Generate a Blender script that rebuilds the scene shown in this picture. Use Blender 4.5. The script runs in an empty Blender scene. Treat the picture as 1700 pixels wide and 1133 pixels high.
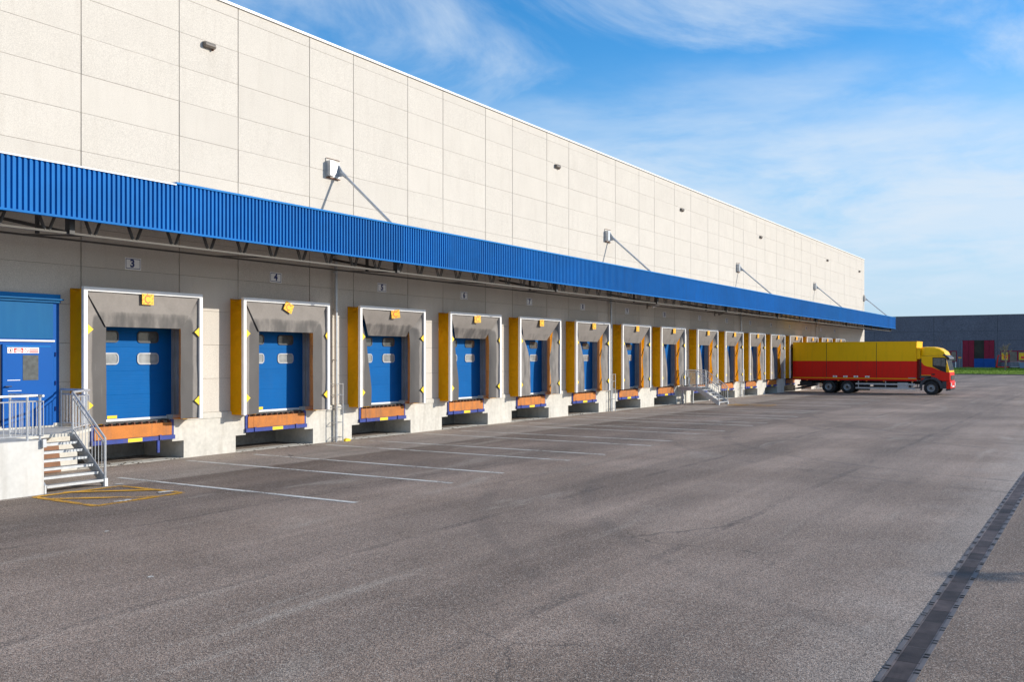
import bpy, bmesh, math, random
from mathutils import Vector, Matrix, noise as mnoise
R = math.radians
random.seed(7)
S = bpy.context.scene
COL = S.collection

# ------------------------------------------------------------------ camera
H, D = 2.7, 20.894
FPX, HORIZON = 1585.6, 593.0
YAW = math.atan(986 / 1585.6)            # angle between view direction and the wall (+X)
cam = bpy.data.cameras.new('camera')
cam_o = bpy.data.objects.new('camera', cam)
COL.objects.link(cam_o)
cam.sensor_width = 36.0
cam.lens = FPX / 1700 * 36
cam.shift_y = (HORIZON - 566.5) / 1700
cam.clip_end = 6000
cam.clip_start = 0.1
cam_o.location = (0, -D, H)
cam_o.rotation_euler = (R(90), 0, YAW - R(90))
S.camera = cam_o

# ------------------------------------------------------------------ sky, sun, exposure
SUN_FROM = Vector((0.68, -1.0, 0.462)).normalized()
SUN_EL = math.asin(SUN_FROM.z)
SUN_ROT = math.atan2(SUN_FROM.x, SUN_FROM.y)      # clockwise from +Y
world = bpy.data.worlds.new('World')
S.world = world
world.use_nodes = True
wn, wl = world.node_tree.nodes, world.node_tree.links
wn.clear()


def wnode(t, **kw):
    n = wn.new(t)
    for k, v in kw.items():
        setattr(n, k, v)
    return n


def wmath(op, a, b=None, c=None, clamp=False):
    n = wn.new('ShaderNodeMath')
    n.operation = op
    n.use_clamp = clamp
    for i, v in enumerate((a, b, c)):
        if v is None:
            continue
        if isinstance(v, (int, float)):
            n.inputs[i].default_value = v
        else:
            wl.new(v, n.inputs[i])
    return n.outputs[0]


sky = wnode('ShaderNodeTexSky', sky_type='NISHITA', sun_disc=False)
sky.sun_elevation = SUN_EL
sky.sun_rotation = SUN_ROT
sky.altitude = 200
sky.air_density = 1.0
sky.dust_density = 0.6
sky.ozone_density = 3.0
hsv = wnode('ShaderNodeHueSaturation')
hsv.inputs['Saturation'].default_value = 1.36
hsv.inputs['Value'].default_value = 1.02
wl.new(sky.outputs[0], hsv.inputs['Color'])
tc = wnode('ShaderNodeTexCoord')
sep = wnode('ShaderNodeSeparateXYZ')
wl.new(tc.outputs['Generated'], sep.inputs[0])
zc = wmath('MAXIMUM', sep.outputs[2], 0.02)
zp = wmath('ADD', zc, 0.10)
px_ = wmath('DIVIDE', sep.outputs[0], zp)
py_ = wmath('DIVIDE', sep.outputs[1], zp)
comb = wnode('ShaderNodeCombineXYZ')
wl.new(px_, comb.inputs[0])
wl.new(py_, comb.inputs[1])


def cloud_noise(scale, detail, rough, dist, loc, rot=0.0, sc=(1, 1, 1)):
    m = wnode('ShaderNodeMapping')
    m.inputs['Location'].default_value = loc
    m.inputs['Rotation'].default_value = (0, 0, rot)
    m.inputs['Scale'].default_value = sc
    wl.new(comb.outputs[0], m.inputs[0])
    n = wnode('ShaderNodeTexNoise')
    n.inputs['Scale'].default_value = scale
    n.inputs['Detail'].default_value = detail
    n.inputs['Roughness'].default_value = rough
    n.inputs['Distortion'].default_value = dist
    wl.new(m.outputs[0], n.inputs['Vector'])
    return n.outputs['Fac']


def wramp(v, a, b):
    n = wnode('ShaderNodeMapRange', interpolation_type='SMOOTHSTEP')
    n.inputs['From Min'].default_value = a
    n.inputs['From Max'].default_value = b
    wl.new(v, n.inputs['Value'])
    return n.outputs[0]


bank = cloud_noise(0.50, 6, 0.60, 0.6, (0.02, 5.97, 0), 0.4)
patch = cloud_noise(0.70, 2, 0.5, 0.2, (-0.69, 0.55, 0), 0.3)
wisp = cloud_noise(1.25, 10, 0.63, 0.75, (-0.18, 7.65, 0), 0.55, (0.8, 1.4, 1))
puff = cloud_noise(1.9, 9, 0.60, 0.3, (5.2, 1.1, 0), 0.2)
# pale cloud bank low in the sky, cirrus patches above it
edge = wmath('MULTIPLY_ADD', bank, 0.22, sep.outputs[2])
low = wramp(edge, 0.40, 0.27)
low = wmath('MULTIPLY', low, wramp(puff, 0.24, 0.66))
low = wmath('MULTIPLY', low, wramp(sep.outputs[2], 0.0, 0.14))
cir = wramp(wmath('MULTIPLY_ADD', patch, 0.9, wmath('MULTIPLY', wisp, 0.85)), 0.72, 1.12)
cir = wmath('MULTIPLY', cir, 0.85)
cl = wmath('MULTIPLY', wmath('MAXIMUM', cir, low, clamp=True), wmath('MULTIPLY', wramp(sep.outputs[2], 0.0, 0.10), 0.9))
haze_f = wmath('MULTIPLY', wramp(sep.outputs[2], 0.31, 0.04), 0.85)
mixh = wnode('ShaderNodeMixRGB')
mixh.inputs[2].default_value = (2.3, 3.2, 4.2, 1)
wl.new(haze_f, mixh.inputs[0])
wl.new(hsv.outputs[0], mixh.inputs[1])
mixc = wnode('ShaderNodeMixRGB')
mixc.inputs[2].default_value = (3.45, 4.0, 4.6, 1)
wl.new(cl, mixc.inputs[0])
wl.new(mixh.outputs[0], mixc.inputs[1])
bg = wnode('ShaderNodeBackground')
bg.inputs['Strength'].default_value = 0.15
wl.new(mixc.outputs[0], bg.inputs[0])
wo = wnode('ShaderNodeOutputWorld')
wl.new(bg.outputs[0], wo.inputs[0])

sun = bpy.data.lights.new('sun', 'SUN')
sun.energy = 3.5
sun.angle = R(0.53)
sun.color = (1.0, 0.93, 0.82)
sun_o = bpy.data.objects.new('sun', sun)
COL.objects.link(sun_o)
sun_o.location = (60, -60, 60)
sun_o.rotation_euler = (-SUN_FROM).to_track_quat('-Z', 'Y').to_euler()

S.view_settings.view_transform = 'Standard'
S.view_settings.look = 'None'
S.view_settings.exposure = 0.46
S.view_settings.gamma = 1.0
S.view_settings.use_curve_mapping = False


# ------------------------------------------------------------------ materials
def material(name, col, rough=0.6, metal=0.0, spec=0.5, var=None, var2=None, bump=None, transl=0.0, streak=None, rand=0.0):
    """col base colour; var=(scale, strength) brightness mottling; var2 finer speckle; streak=(strength, colour) vertical dirt"""
    m = bpy.data.materials.new(name)
    m.use_nodes = True
    nt = m.node_tree
    n, l = nt.nodes, nt.links
    b = n['Principled BSDF']
    b.inputs['Roughness'].default_value = rough
    b.inputs['Metallic'].default_value = metal
    b.inputs['Specular IOR Level'].default_value = spec
    t = n.new('ShaderNodeTexCoord')
    oi = n.new('ShaderNodeObjectInfo')
    off = n.new('ShaderNodeVectorMath')
    off.operation = 'MULTIPLY_ADD'
    off.inputs[1].default_value = (1, 1, 1)
    sc = n.new('ShaderNodeVectorMath')
    sc.operation = 'SCALE'
    sc.inputs[0].default_value = (37.0, 53.0, 71.0)
    l.new(oi.outputs['Random'], sc.inputs['Scale'])
    l.new(t.outputs['Object'], off.inputs[0])
    l.new(sc.outputs[0], off.inputs[2])
    vec = off.outputs[0]
    cur = n.new('ShaderNodeRGB')
    cur.outputs[0].default_value = (*col, 1)
    cur = cur.outputs[0]

    def mult(cur, fac_socket, lo, hi):
        mr = n.new('ShaderNodeMapRange')
        mr.inputs['From Min'].default_value = 0.25
        mr.inputs['From Max'].default_value = 0.75
        mr.inputs['To Min'].default_value = lo
        mr.inputs['To Max'].default_value = hi
        l.new(fac_socket, mr.inputs['Value'])
        mx = n.new('ShaderNodeVectorMath')
        mx.operation = 'SCALE'
        l.new(cur, mx.inputs[0])
        l.new(mr.outputs[0], mx.inputs['Scale'])
        return mx.outputs[0]

    def nz(scale, detail=4, mapping=None):
        x = n.new('ShaderNodeTexNoise')
        x.inputs['Scale'].default_value = scale
        x.inputs['Detail'].default_value = detail
        if mapping:
            mp = n.new('ShaderNodeMapping')
            mp.inputs['Scale'].default_value = mapping
            l.new(vec, mp.inputs[0])
            l.new(mp.outputs[0], x.inputs['Vector'])
        else:
            l.new(vec, x.inputs['Vector'])
        return x.outputs['Fac']
    for v in (var, var2):
        if v:
            cur = mult(cur, nz(v[0]), 1 - v[1], 1 + v[1])
    if rand:
        mr = n.new('ShaderNodeMapRange')
        mr.inputs['To Min'].default_value = 1 - rand
        mr.inputs['To Max'].default_value = 1 + rand
        l.new(oi.outputs['Random'], mr.inputs['Value'])
        mx = n.new('ShaderNodeVectorMath')
        mx.operation = 'SCALE'
        l.new(cur, mx.inputs[0])
        l.new(mr.outputs[0], mx.inputs['Scale'])
        cur = mx.outputs[0]
    if streak:
        f = nz(5.0, 5, (1.0, 1.0, 0.12))
        mr = n.new('ShaderNodeMapRange')
        mr.inputs['From Min'].default_value = 0.5
        mr.inputs['From Max'].default_value = 0.8
        mr.inputs['To Max'].default_value = streak[0]
        l.new(f, mr.inputs['Value'])
        mx = n.new('ShaderNodeMixRGB')
        mx.inputs[2].default_value = (*streak[1], 1)
        l.new(mr.outputs[0], mx.inputs[0])
        l.new(cur, mx.inputs[1])
        cur = mx.outputs[0]
    l.new(cur, b.inputs['Base Color'])
    if bump:
        bp = n.new('ShaderNodeBump')
        bp.inputs['Strength'].default_value = bump[1]
        bp.inputs['Distance'].default_value = bump[2] if len(bump) > 2 else 0.01
        l.new(nz(bump[0], 5), bp.inputs['Height'])
        l.new(bp.outputs[0], b.inputs['Normal'])
    if transl:
        tr = n.new('ShaderNodeBsdfTranslucent')
        tr.inputs['Color'].default_value = (0.82, 0.33, 0.01, 1)
        ms = n.new('ShaderNodeMixShader')
        ms.inputs[0].default_value = transl
        l.new(b.outputs[0], ms.inputs[1])
        l.new(tr.outputs[0], ms.inputs[2])
        l.new(ms.outputs[0], n['Material Output'].inputs['Surface'])
    m['cur'] = 1
    return m


MAT = {}
MAT['panel'] = material('exposed aggregate panel', (0.605, 0.565, 0.505), 0.9, spec=0.15, var=(0.9, 0.03), var2=(62, 0.24), bump=(70, 0.35, 0.006), streak=(0.16, (0.40, 0.355, 0.30)), rand=0.02)
MAT['joint'] = material('joint sealant', (0.10, 0.085, 0.07), 0.9)
MAT['concrete'] = material('cast concrete', (0.60, 0.575, 0.515), 0.9, spec=0.2, var=(1.6, 0.10), var2=(9, 0.10), bump=(14, 0.25, 0.01), streak=(0.35, (0.26, 0.22, 0.17)))
MAT['plaster'] = material('white painted concrete', (0.58, 0.57, 0.54), 0.85, spec=0.2, var=(0.9, 0.12), var2=(12, 0.06), bump=(18, 0.15, 0.006), streak=(0.5, (0.34, 0.31, 0.26)))
MAT['pit'] = material('dirty pit concrete', (0.30, 0.28, 0.25), 0.95, var=(2.5, 0.2), var2=(14, 0.2))
MAT['white_metal'] = material('white coated metal', (0.82, 0.82, 0.80), 0.4, var=(3, 0.04))
MAT['alu'] = material('aluminium profile', (0.86, 0.86, 0.86), 0.4, var=(4, 0.05))
MAT['galv'] = material('galvanised steel', (0.50, 0.52, 0.54), 0.42, metal=0.55, var=(10, 0.14), var2=(60, 0.08))
MAT['blue_sheet'] = material('blue coated sheet', (0.0, 0.140, 0.44), 0.55, spec=0.12, var=(0.35, 0.12), var2=(3, 0.06), streak=(0.35, (0.02, 0.10, 0.27)), rand=0.05)
MAT['blue_trim'] = material('blue coated trim', (0.0, 0.19, 0.53), 0.5, spec=0.15, var=(2, 0.06))
MAT['blue_door'] = material('blue lacquered steel door', (0.0, 0.092, 0.38), 0.5, spec=0.15, var=(1.2, 0.06))
MAT['blue_section'] = material('blue door section', (0.0, 0.108, 0.355), 0.6, spec=0.1, var=(1.2, 0.08), streak=(0.18, (0.02, 0.12, 0.32)))
MAT['blue_lite'] = material('faded blue transom panel', (0.0, 0.105, 0.28), 0.5, spec=0.15, var=(1.0, 0.10), streak=(0.15, (0.03, 0.24, 0.42)))
MAT['blue_lev'] = material('worn blue leveller paint', (0.008, 0.032, 0.24), 0.5, var=(6, 0.25), streak=(0.35, (0.16, 0.08, 0.05)))
MAT['orange'] = material('rusty orange chequer plate', (0.50, 0.155, 0.014), 0.62, var=(3.5, 0.2), var2=(40, 0.2), bump=(60, 0.5, 0.006), streak=(0.8, (0.17, 0.085, 0.045)), rand=0.12)
MAT['rust'] = material('rusty hinge', (0.14, 0.05, 0.025), 0.8, var=(12, 0.3))
MAT['yellow_mark'] = material('yellow reflective marker', (0.90, 0.62, 0.01), 0.5, var=(9, 0.08))
MAT['curtain'] = material('yellow tarpaulin', (0.99, 0.52, 0.002), 0.55, spec=0.15, var=(1.8, 0.08), streak=(0.10, (0.5, 0.3, 0.03)), transl=0.48, bump=(5, 0.9, 0.04))
MAT['dark_steel'] = material('dark painted steel', (0.045, 0.042, 0.04), 0.55, var=(8, 0.2))
MAT['truss'] = material('grey painted truss steel', (0.075, 0.067, 0.058), 0.6, var=(5, 0.15))
MAT['brown_under'] = material('canopy soffit sheet', (0.30, 0.25, 0.21), 0.7, var=(2, 0.12))
MAT['jamb'] = material('grey steel jamb', (0.40, 0.41, 0.43), 0.45, metal=0.2, var=(3, 0.15), streak=(0.4, (0.10, 0.10, 0.10)))
MAT['black'] = material('black rubber', (0.018, 0.018, 0.018), 0.7, var=(6, 0.2))
MAT['glass'] = material('dusty window glass', (0.10, 0.11, 0.11), 0.12, spec=0.7, var=(9, 0.3))
MAT['door_glass'] = material('scratched acrylic door window', (0.30, 0.31, 0.31), 0.22, spec=0.6, var=(4, 0.35), streak=(0.4, (0.12, 0.12, 0.12)))
MAT['sign_white'] = material('white sign face', (0.92, 0.92, 0.92), 0.35, var=(4, 0.05))
MAT['navy'] = material('navy print', (0.008, 0.022, 0.16), 0.45)
MAT['red'] = material('red print', (0.80, 0.025, 0.02), 0.45)
MAT['tag_yellow'] = material('orange yellow tag', (0.95, 0.55, 0.01), 0.5, var=(20, 0.08))
MAT['tag_red'] = material('red tag print', (0.88, 0.06, 0.03), 0.5)
MAT['wood'] = material('brown board', (0.24, 0.115, 0.06), 0.8, var=(4, 0.2), streak=(0.4, (0.14, 0.07, 0.04)))
MAT['mud'] = material('lamp housing', (0.17, 0.145, 0.12), 0.5, var=(8, 0.2))
MAT['white_paint'] = material('worn white road paint', (0.60, 0.58, 0.54), 0.8, var=(1.2, 0.15), var2=(28, 0.3), streak=(0.5, (0.30, 0.28, 0.26)))
MAT['yellow_paint'] = material('worn yellow road paint', (0.66, 0.33, 0.02), 0.8, var=(1.5, 0.15), var2=(30, 0.22), streak=(0.3, (0.30, 0.2, 0.08)))
MAT['cast_iron'] = material('weathered drain grating', (0.135, 0.10, 0.09), 0.55, metal=0.2, var=(5, 0.4), rand=0.4)
MAT['drain_edge'] = material('drain edge profile', (0.115, 0.10, 0.10), 0.6, metal=0.1, var=(5, 0.2))
MAT['truck_red'] = material('red truck paint', (0.78, 0.018, 0.008), 0.4, spec=0.2, var=(0.5, 0.05), streak=(0.3, (0.34, 0.03, 0.02)))
MAT['truck_yellow'] = material('yellow truck paint', (0.98, 0.54, 0.001), 0.4, spec=0.2, var=(0.5, 0.05), streak=(0.22, (0.42, 0.24, 0.02)))
MAT['chassis'] = material('chassis dark steel', (0.022, 0.022, 0.024), 0.6, var=(6, 0.3))
MAT['tyre'] = material('tyre rubber', (0.022, 0.022, 0.023), 0.85, var=(8, 0.2))
MAT['rim'] = material('grey steel rim', (0.33, 0.34, 0.35), 0.45, metal=0.5, var=(14, 0.2))
MAT['grey_plastic'] = material('dark grey plastic', (0.045, 0.05, 0.06), 0.5, var=(4, 0.1))
MAT['lamp_orange'] = material('orange marker lens', (0.75, 0.22, 0.01), 0.3)
MAT['lamp_clear'] = material('clear headlight lens', (0.75, 0.76, 0.76), 0.15)
MAT['slate'] = material('dark slate cladding', (0.140, 0.138, 0.180), 0.85, spec=0.2, var=(0.4, 0.10), var2=(5, 0.28))
MAT['maroon'] = material('maroon door panel', (0.26, 0.014, 0.04), 0.6, spec=0.2, var=(1.5, 0.1))
MAT['royal'] = material('blue gate panel', (0.008, 0.07, 0.30), 0.6, spec=0.2, var=(1.5, 0.1))
MAT['opening'] = material('dim interior', (0.035, 0.032, 0.025), 0.9, var=(0.7, 0.4))
MAT['bark'] = material('grey brown bark', (0.20, 0.16, 0.11), 0.9, var=(9, 0.3))
MAT['bud'] = material('pale buds', (0.34, 0.24, 0.14), 0.8)
MAT['kerb'] = material('dark kerb stone', (0.10, 0.10, 0.105), 0.9, var=(2, 0.15))
MAT['plinth'] = material('grey plinth concrete', (0.34, 0.34, 0.33), 0.9, var=(1, 0.12))
MAT['ramp'] = material('pale ramp concrete', (0.58, 0.55, 0.48), 0.9, var=(1, 0.1))
MAT['leaf_litter'] = material('dry leaf litter', (0.09, 0.06, 0.035), 0.9, var=(20, 0.4))
MAT['grey_box'] = material('grey plastic bin', (0.16, 0.17, 0.18), 0.5, var=(3, 0.1))
MAT['bluegrey'] = material('blue grey container', (0.16, 0.24, 0.36), 0.5, var=(3, 0.1))
MAT['rail_steel'] = material('bright railing steel', (0.62, 0.63, 0.64), 0.35, metal=0.45, var=(10, 0.12), var2=(50, 0.08))
MAT['roof'] = material('roof membrane', (0.4, 0.4, 0.4), 0.8, var=(1, 0.1))


def wear_off(m, lo, hi):
    """paint that has flaked away in places: the surface below shows through"""
    nt = m.node_tree
    n, l = nt.nodes, nt.links
    b = n['Principled BSDF']
    t = n.new('ShaderNodeTexCoord')
    x = n.new('ShaderNodeTexNoise')
    x.inputs['Scale'].default_value = 22
    x.inputs['Detail'].default_value = 6
    x.inputs['Roughness'].default_value = 0.65
    l.new(t.outputs['Object'], x.inputs['Vector'])
    x2 = n.new('ShaderNodeTexNoise')
    x2.inputs['Scale'].default_value = 1.3
    x2.inputs['Detail'].default_value = 3
    l.new(t.outputs['Object'], x2.inputs['Vector'])
    ad = n.new('ShaderNodeMath')
    ad.operation = 'MULTIPLY_ADD'
    l.new(x2.outputs['Fac'], ad.inputs[0])
    ad.inputs[1].default_value = 0.8
    l.new(x.outputs['Fac'], ad.inputs[2])
    mr = n.new('ShaderNodeMapRange')
    mr.inputs['From Min'].default_value = lo
    mr.inputs['From Max'].default_value = hi
    l.new(ad.outputs[0], mr.inputs['Value'])
    l.new(mr.outputs[0], b.inputs['Alpha'])


wear_off(MAT['white_paint'], 0.70, 0.88)
wear_off(MAT['yellow_paint'], 0.72, 0.95)


def flap_material():
    m = material('grey dock seal sheet', (0.240, 0.217, 0.20), 0.55, spec=0.3, var=(2.2, 0.12), var2=(18, 0.06))
    nt = m.node_tree
    n, l = nt.nodes, nt.links
    b = n['Principled BSDF']
    src = b.inputs['Base Color'].links[0].from_socket
    at = n.new('ShaderNodeAttribute')            # rub marks where trucks touch the sheet
    at.attribute_name = 'rub'
    t = n.new('ShaderNodeTexCoord')
    oi = n.new('ShaderNodeObjectInfo')
    va = n.new('ShaderNodeVectorMath')
    va.operation = 'ADD'
    l.new(t.outputs['Object'], va.inputs[0])
    l.new(oi.outputs['Random'], va.inputs[1])
    mp = n.new('ShaderNodeMapping')
    mp.inputs['Scale'].default_value = (3.2, 3.2, 1.1)
    l.new(va.outputs[0], mp.inputs[0])
    x = n.new('ShaderNodeTexNoise')
    x.inputs['Scale'].default_value = 1.3
    x.inputs['Detail'].default_value = 6
    l.new(mp.outputs[0], x.inputs['Vector'])
    ad = n.new('ShaderNodeMath')
    ad.operation = 'MULTIPLY_ADD'
    l.new(x.outputs['Fac'], ad.inputs[0])
    ad.inputs[1].default_value = 0.55
    l.new(at.outputs['Fac'], ad.inputs[2])
    mr = n.new('ShaderNodeMapRange')
    mr.interpolation_type = 'SMOOTHSTEP'
    mr.inputs['From Min'].default_value = 0.66
    mr.inputs['From Max'].default_value = 0.92
    mr.inputs['To Max'].default_value = 0.88
    l.new(ad.outputs[0], mr.inputs['Value'])
    mx = n.new('ShaderNodeMixRGB')
    mx.inputs[2].default_value = (0.075, 0.07, 0.069, 1)
    l.new(mr.outputs[0], mx.inputs[0])
    l.new(src, mx.inputs[1])
    # pale scratches
    mp2 = n.new('ShaderNodeMapping')
    mp2.inputs['Scale'].default_value = (38, 38, 0.9)
    l.new(va.outputs[0], mp2.inputs[0])
    x2 = n.new('ShaderNodeTexNoise')
    x2.inputs['Scale'].default_value = 1.0
    x2.inputs['Detail'].default_value = 3
    l.new(mp2.outputs[0], x2.inputs['Vector'])
    mr2 = n.new('ShaderNodeMapRange')
    mr2.inputs['From Min'].default_value = 0.70
    mr2.inputs['From Max'].default_value = 0.80
    mr2.inputs['To Max'].default_value = 0.35
    l.new(x2.outputs['Fac'], mr2.inputs['Value'])
    mx2 = n.new('ShaderNodeMixRGB')
    mx2.inputs[2].default_value = (0.42, 0.40, 0.37, 1)
    l.new(mr2.outputs[0], mx2.inputs[0])
    l.new(mx.outputs[0], mx2.inputs[1])
    l.new(mx2.outputs[0], b.inputs['Base Color'])
    return m


MAT['flap'] = flap_material()


ARCS = [(36, -22, 13.0, 0.22, 0.30), (52, -30, 22.0, 0.25, 0.28), (24, -27, 16.5, 0.22, 0.22), (80, -34, 26.0, 0.25, 0.25)]


def asphalt_material(name, base, agg, seams, patch_col, yardtone=False):
    m = bpy.data.materials.new(name)
    m.use_nodes = True
    nt = m.node_tree
    n, l = nt.nodes, nt.links
    b = n['Principled BSDF']
    b.inputs['Roughness'].default_value = 0.75
    b.inputs['Specular IOR Level'].default_value = 0.3
    t = n.new('ShaderNodeTexCoord')
    P = t.outputs['Object']

    def nz(scale, detail=4, rough=0.5, mapping=None, dist=0.0):
        x = n.new('ShaderNodeTexNoise')
        x.inputs['Scale'].default_value = scale
        x.inputs['Detail'].default_value = detail
        x.inputs['Roughness'].default_value = rough
        x.inputs['Distortion'].default_value = dist
        if mapping:
            mp = n.new('ShaderNodeMapping')
            mp.inputs['Scale'].default_value = mapping
            l.new(P, mp.inputs[0])
            l.new(mp.outputs[0], x.inputs['Vector'])
        else:
            l.new(P, x.inputs['Vector'])
        return x.outputs['Fac']

    def ramp(v, a, bb, lo=0.0, hi=1.0, smooth=True):
        mr = n.new('ShaderNodeMapRange')
        if smooth:
            mr.interpolation_type = 'SMOOTHSTEP'
        mr.inputs['From Min'].default_value = a
        mr.inputs['From Max'].default_value = bb
        mr.inputs['To Min'].default_value = lo
        mr.inputs['To Max'].default_value = hi
        l.new(v, mr.inputs['Value'])
        return mr.outputs[0]

    def mth(op, a, bb, cl=False):
        x = n.new('ShaderNodeMath')
        x.operation = op
        x.use_clamp = cl
        for i, v in enumerate((a, bb)):
            if isinstance(v, (int, float)):
                x.inputs[i].default_value = v
            else:
                l.new(v, x.inputs[i])
        return x.outputs[0]

    def mix(fac, c1, c2):
        mx = n.new('ShaderNodeMixRGB')
        if isinstance(fac, (int, float)):
            mx.inputs[0].default_value = fac
        else:
            l.new(fac, mx.inputs[0])
        for i, c in ((1, c1), (2, c2)):
            if isinstance(c, tuple):
                mx.inputs[i].default_value = (*c, 1)
            else:
                l.new(c, mx.inputs[i])
        return mx.outputs[0]

    def scale(c, f):
        x = n.new('ShaderNodeVectorMath')
        x.operation = 'SCALE'
        l.new(c, x.inputs[0])
        l.new(f, x.inputs['Scale'])
        return x.outputs[0]
    c = mix(ramp(nz(0.22, 5, 0.6), 0.38, 0.66), base, patch_col)
    # lanes laid along the building: older dark strip by the docks, newer strip beyond the drain, dust beside it
    sx = n.new('ShaderNodeSeparateXYZ')
    l.new(P, sx.inputs[0])
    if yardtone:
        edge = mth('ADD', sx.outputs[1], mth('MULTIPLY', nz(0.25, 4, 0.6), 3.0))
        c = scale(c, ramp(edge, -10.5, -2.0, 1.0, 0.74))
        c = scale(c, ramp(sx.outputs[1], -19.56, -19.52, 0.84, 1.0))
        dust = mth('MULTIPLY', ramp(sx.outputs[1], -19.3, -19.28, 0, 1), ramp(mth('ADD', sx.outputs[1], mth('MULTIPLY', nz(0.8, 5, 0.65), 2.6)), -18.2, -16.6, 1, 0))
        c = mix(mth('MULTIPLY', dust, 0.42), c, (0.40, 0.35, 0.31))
    c = scale(c, ramp(nz(1.0, 4, 0.6, (0.025, 0.42, 1)), 0.3, 0.7, 0.76, 1.22))
    c = scale(c, ramp(nz(1.0, 5, 0.6, (0.10, 2.2, 1), 0.4), 0.3, 0.7, 0.92, 1.08))
    # worn pale scuffs
    sc = ramp(nz(1.0, 6, 0.65, (0.16, 0.9, 1), 0.6), 0.56, 0.74, 0, 0.62)
    c = mix(sc, c, (0.40, 0.345, 0.29))
    # dark oily drips
    dk = ramp(nz(0.9, 6, 0.65), 0.64, 0.80, 0, 0.35)
    c = mix(dk, c, (0.06, 0.05, 0.047))
    # aggregate
    vo = n.new('ShaderNodeTexVoronoi')
    vo.inputs['Scale'].default_value = agg
    l.new(P, vo.inputs['Vector'])
    sep = n.new('ShaderNodeSeparateColor')
    l.new(vo.outputs['Color'], sep.inputs[0])
    c = scale(c, ramp(sep.outputs[0], 0.0, 1.0, 0.38, 1.62, False))
    spk = ramp(sep.outputs[1], 0.88, 0.91, 0, 0.75)
    c = mix(spk, c, (0.48, 0.42, 0.36))
    dkp = ramp(sep.outputs[2], 0.86, 0.9, 0, 0.6)
    c = mix(dkp, c, (0.05, 0.045, 0.045))
    c = scale(c, ramp(nz(agg * 0.32, 3, 0.7), 0.3, 0.7, 0.86, 1.14))
    if not yardtone:
        c = mix(ramp(nz(1.0, 5, 0.65, (0.5, 1.1, 1)), 0.60, 0.74, 0, 0.7), c, (0.15, 0.085, 0.05))
    # paving seams
    wob = mth('MULTIPLY', nz(0.35, 3, 0.6, (1, 0.02, 1)), 0.35)
    yy = mth('ADD', sx.outputs[1], wob)
    brk = mth('MULTIPLY', ramp(nz(0.5, 4, 0.6), 0.40, 0.58, 0, 1), ramp(nz(14, 3, 0.7), 0.36, 0.58, 0, 1))
    for (y0, w, st) in seams:
        d = mth('ABSOLUTE', mth('SUBTRACT', yy, y0), 0.0)
        ln = ramp(d, w, w * 2.2, 1, 0)
        c = mix(mth('MULTIPLY', mth('MULTIPLY', ln, brk), st), c, (0.045, 0.040, 0.038))
    # tyre arcs left by turning trucks
    sm = ramp(nz(0.7, 4, 0.6), 0.35, 0.62, 0, 1)
    for (ax, ay, rad, w, st) in ARCS:
        dx = mth('SUBTRACT', sx.outputs[0], ax)
        dy = mth('SUBTRACT', sx.outputs[1], ay)
        rr = mth('SQRT', mth('ADD', mth('MULTIPLY', dx, dx), mth('MULTIPLY', dy, dy)), 0.0)
        rr = mth('ADD', rr, mth('MULTIPLY', wob, 0.4))
        for o_ in (0.0, 1.95):
            d = mth('ABSOLUTE', mth('SUBTRACT', rr, rad + o_), 0.0)
            c = mix(mth('MULTIPLY', mth('MULTIPLY', ramp(d, w * 0.3, w, 1, 0), sm), st), c, (0.075, 0.065, 0.06))
    # hairline cracks in a few places
    wv = n.new('ShaderNodeTexNoise')
    wv.inputs['Scale'].default_value = 1.6
    wv.inputs['Detail'].default_value = 4
    l.new(P, wv.inputs['Vector'])
    va = n.new('ShaderNodeVectorMath')
    va.operation = 'MULTIPLY_ADD'
    l.new(wv.outputs['Color'], va.inputs[0])
    va.inputs[1].default_value = (0.7, 0.7, 0)
    l.new(P, va.inputs[2])
    ve = n.new('ShaderNodeTexVoronoi')
    ve.feature = 'DISTANCE_TO_EDGE'
    ve.inputs['Scale'].default_value = 0.23
    l.new(va.outputs[0], ve.inputs['Vector'])
    ck = mth('MULTIPLY', ramp(ve.outputs['Distance'], 0.0015, 0.005, 1, 0), ramp(nz(0.16, 2), 0.58, 0.66, 0, 0.5))
    c = mix(ck, c, (0.04, 0.035, 0.033))
    l.new(c, b.inputs['Base Color'])
    bp = n.new('ShaderNodeBump')
    bp.inputs['Strength'].default_value = 0.55
    bp.inputs['Distance'].default_value = 0.008
    l.new(vo.outputs['Distance'], bp.inputs['Height'])
    l.new(bp.outputs[0], b.inputs['Normal'])
    return m


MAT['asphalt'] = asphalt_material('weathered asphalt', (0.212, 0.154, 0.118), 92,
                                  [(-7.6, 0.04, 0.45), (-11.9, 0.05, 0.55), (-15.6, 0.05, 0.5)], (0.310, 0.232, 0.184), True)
MAT['apron'] = asphalt_material('apron asphalt', (0.275, 0.226, 0.190), 92, [(-3.40, 0.03, 0.9)], (0.325, 0.270, 0.226))


def grass_material():
    m = material('short spring grass', (0.17, 0.26, 0.025), 0.9, spec=0.2, var=(0.6, 0.25), var2=(9, 0.3), bump=(30, 0.8, 0.05))
    return m


MAT['grass'] = grass_material()
MAT['field'] = material('open field ground', (0.10, 0.105, 0.06), 0.95, var=(0.02, 0.2), var2=(0.6, 0.2))


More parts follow.
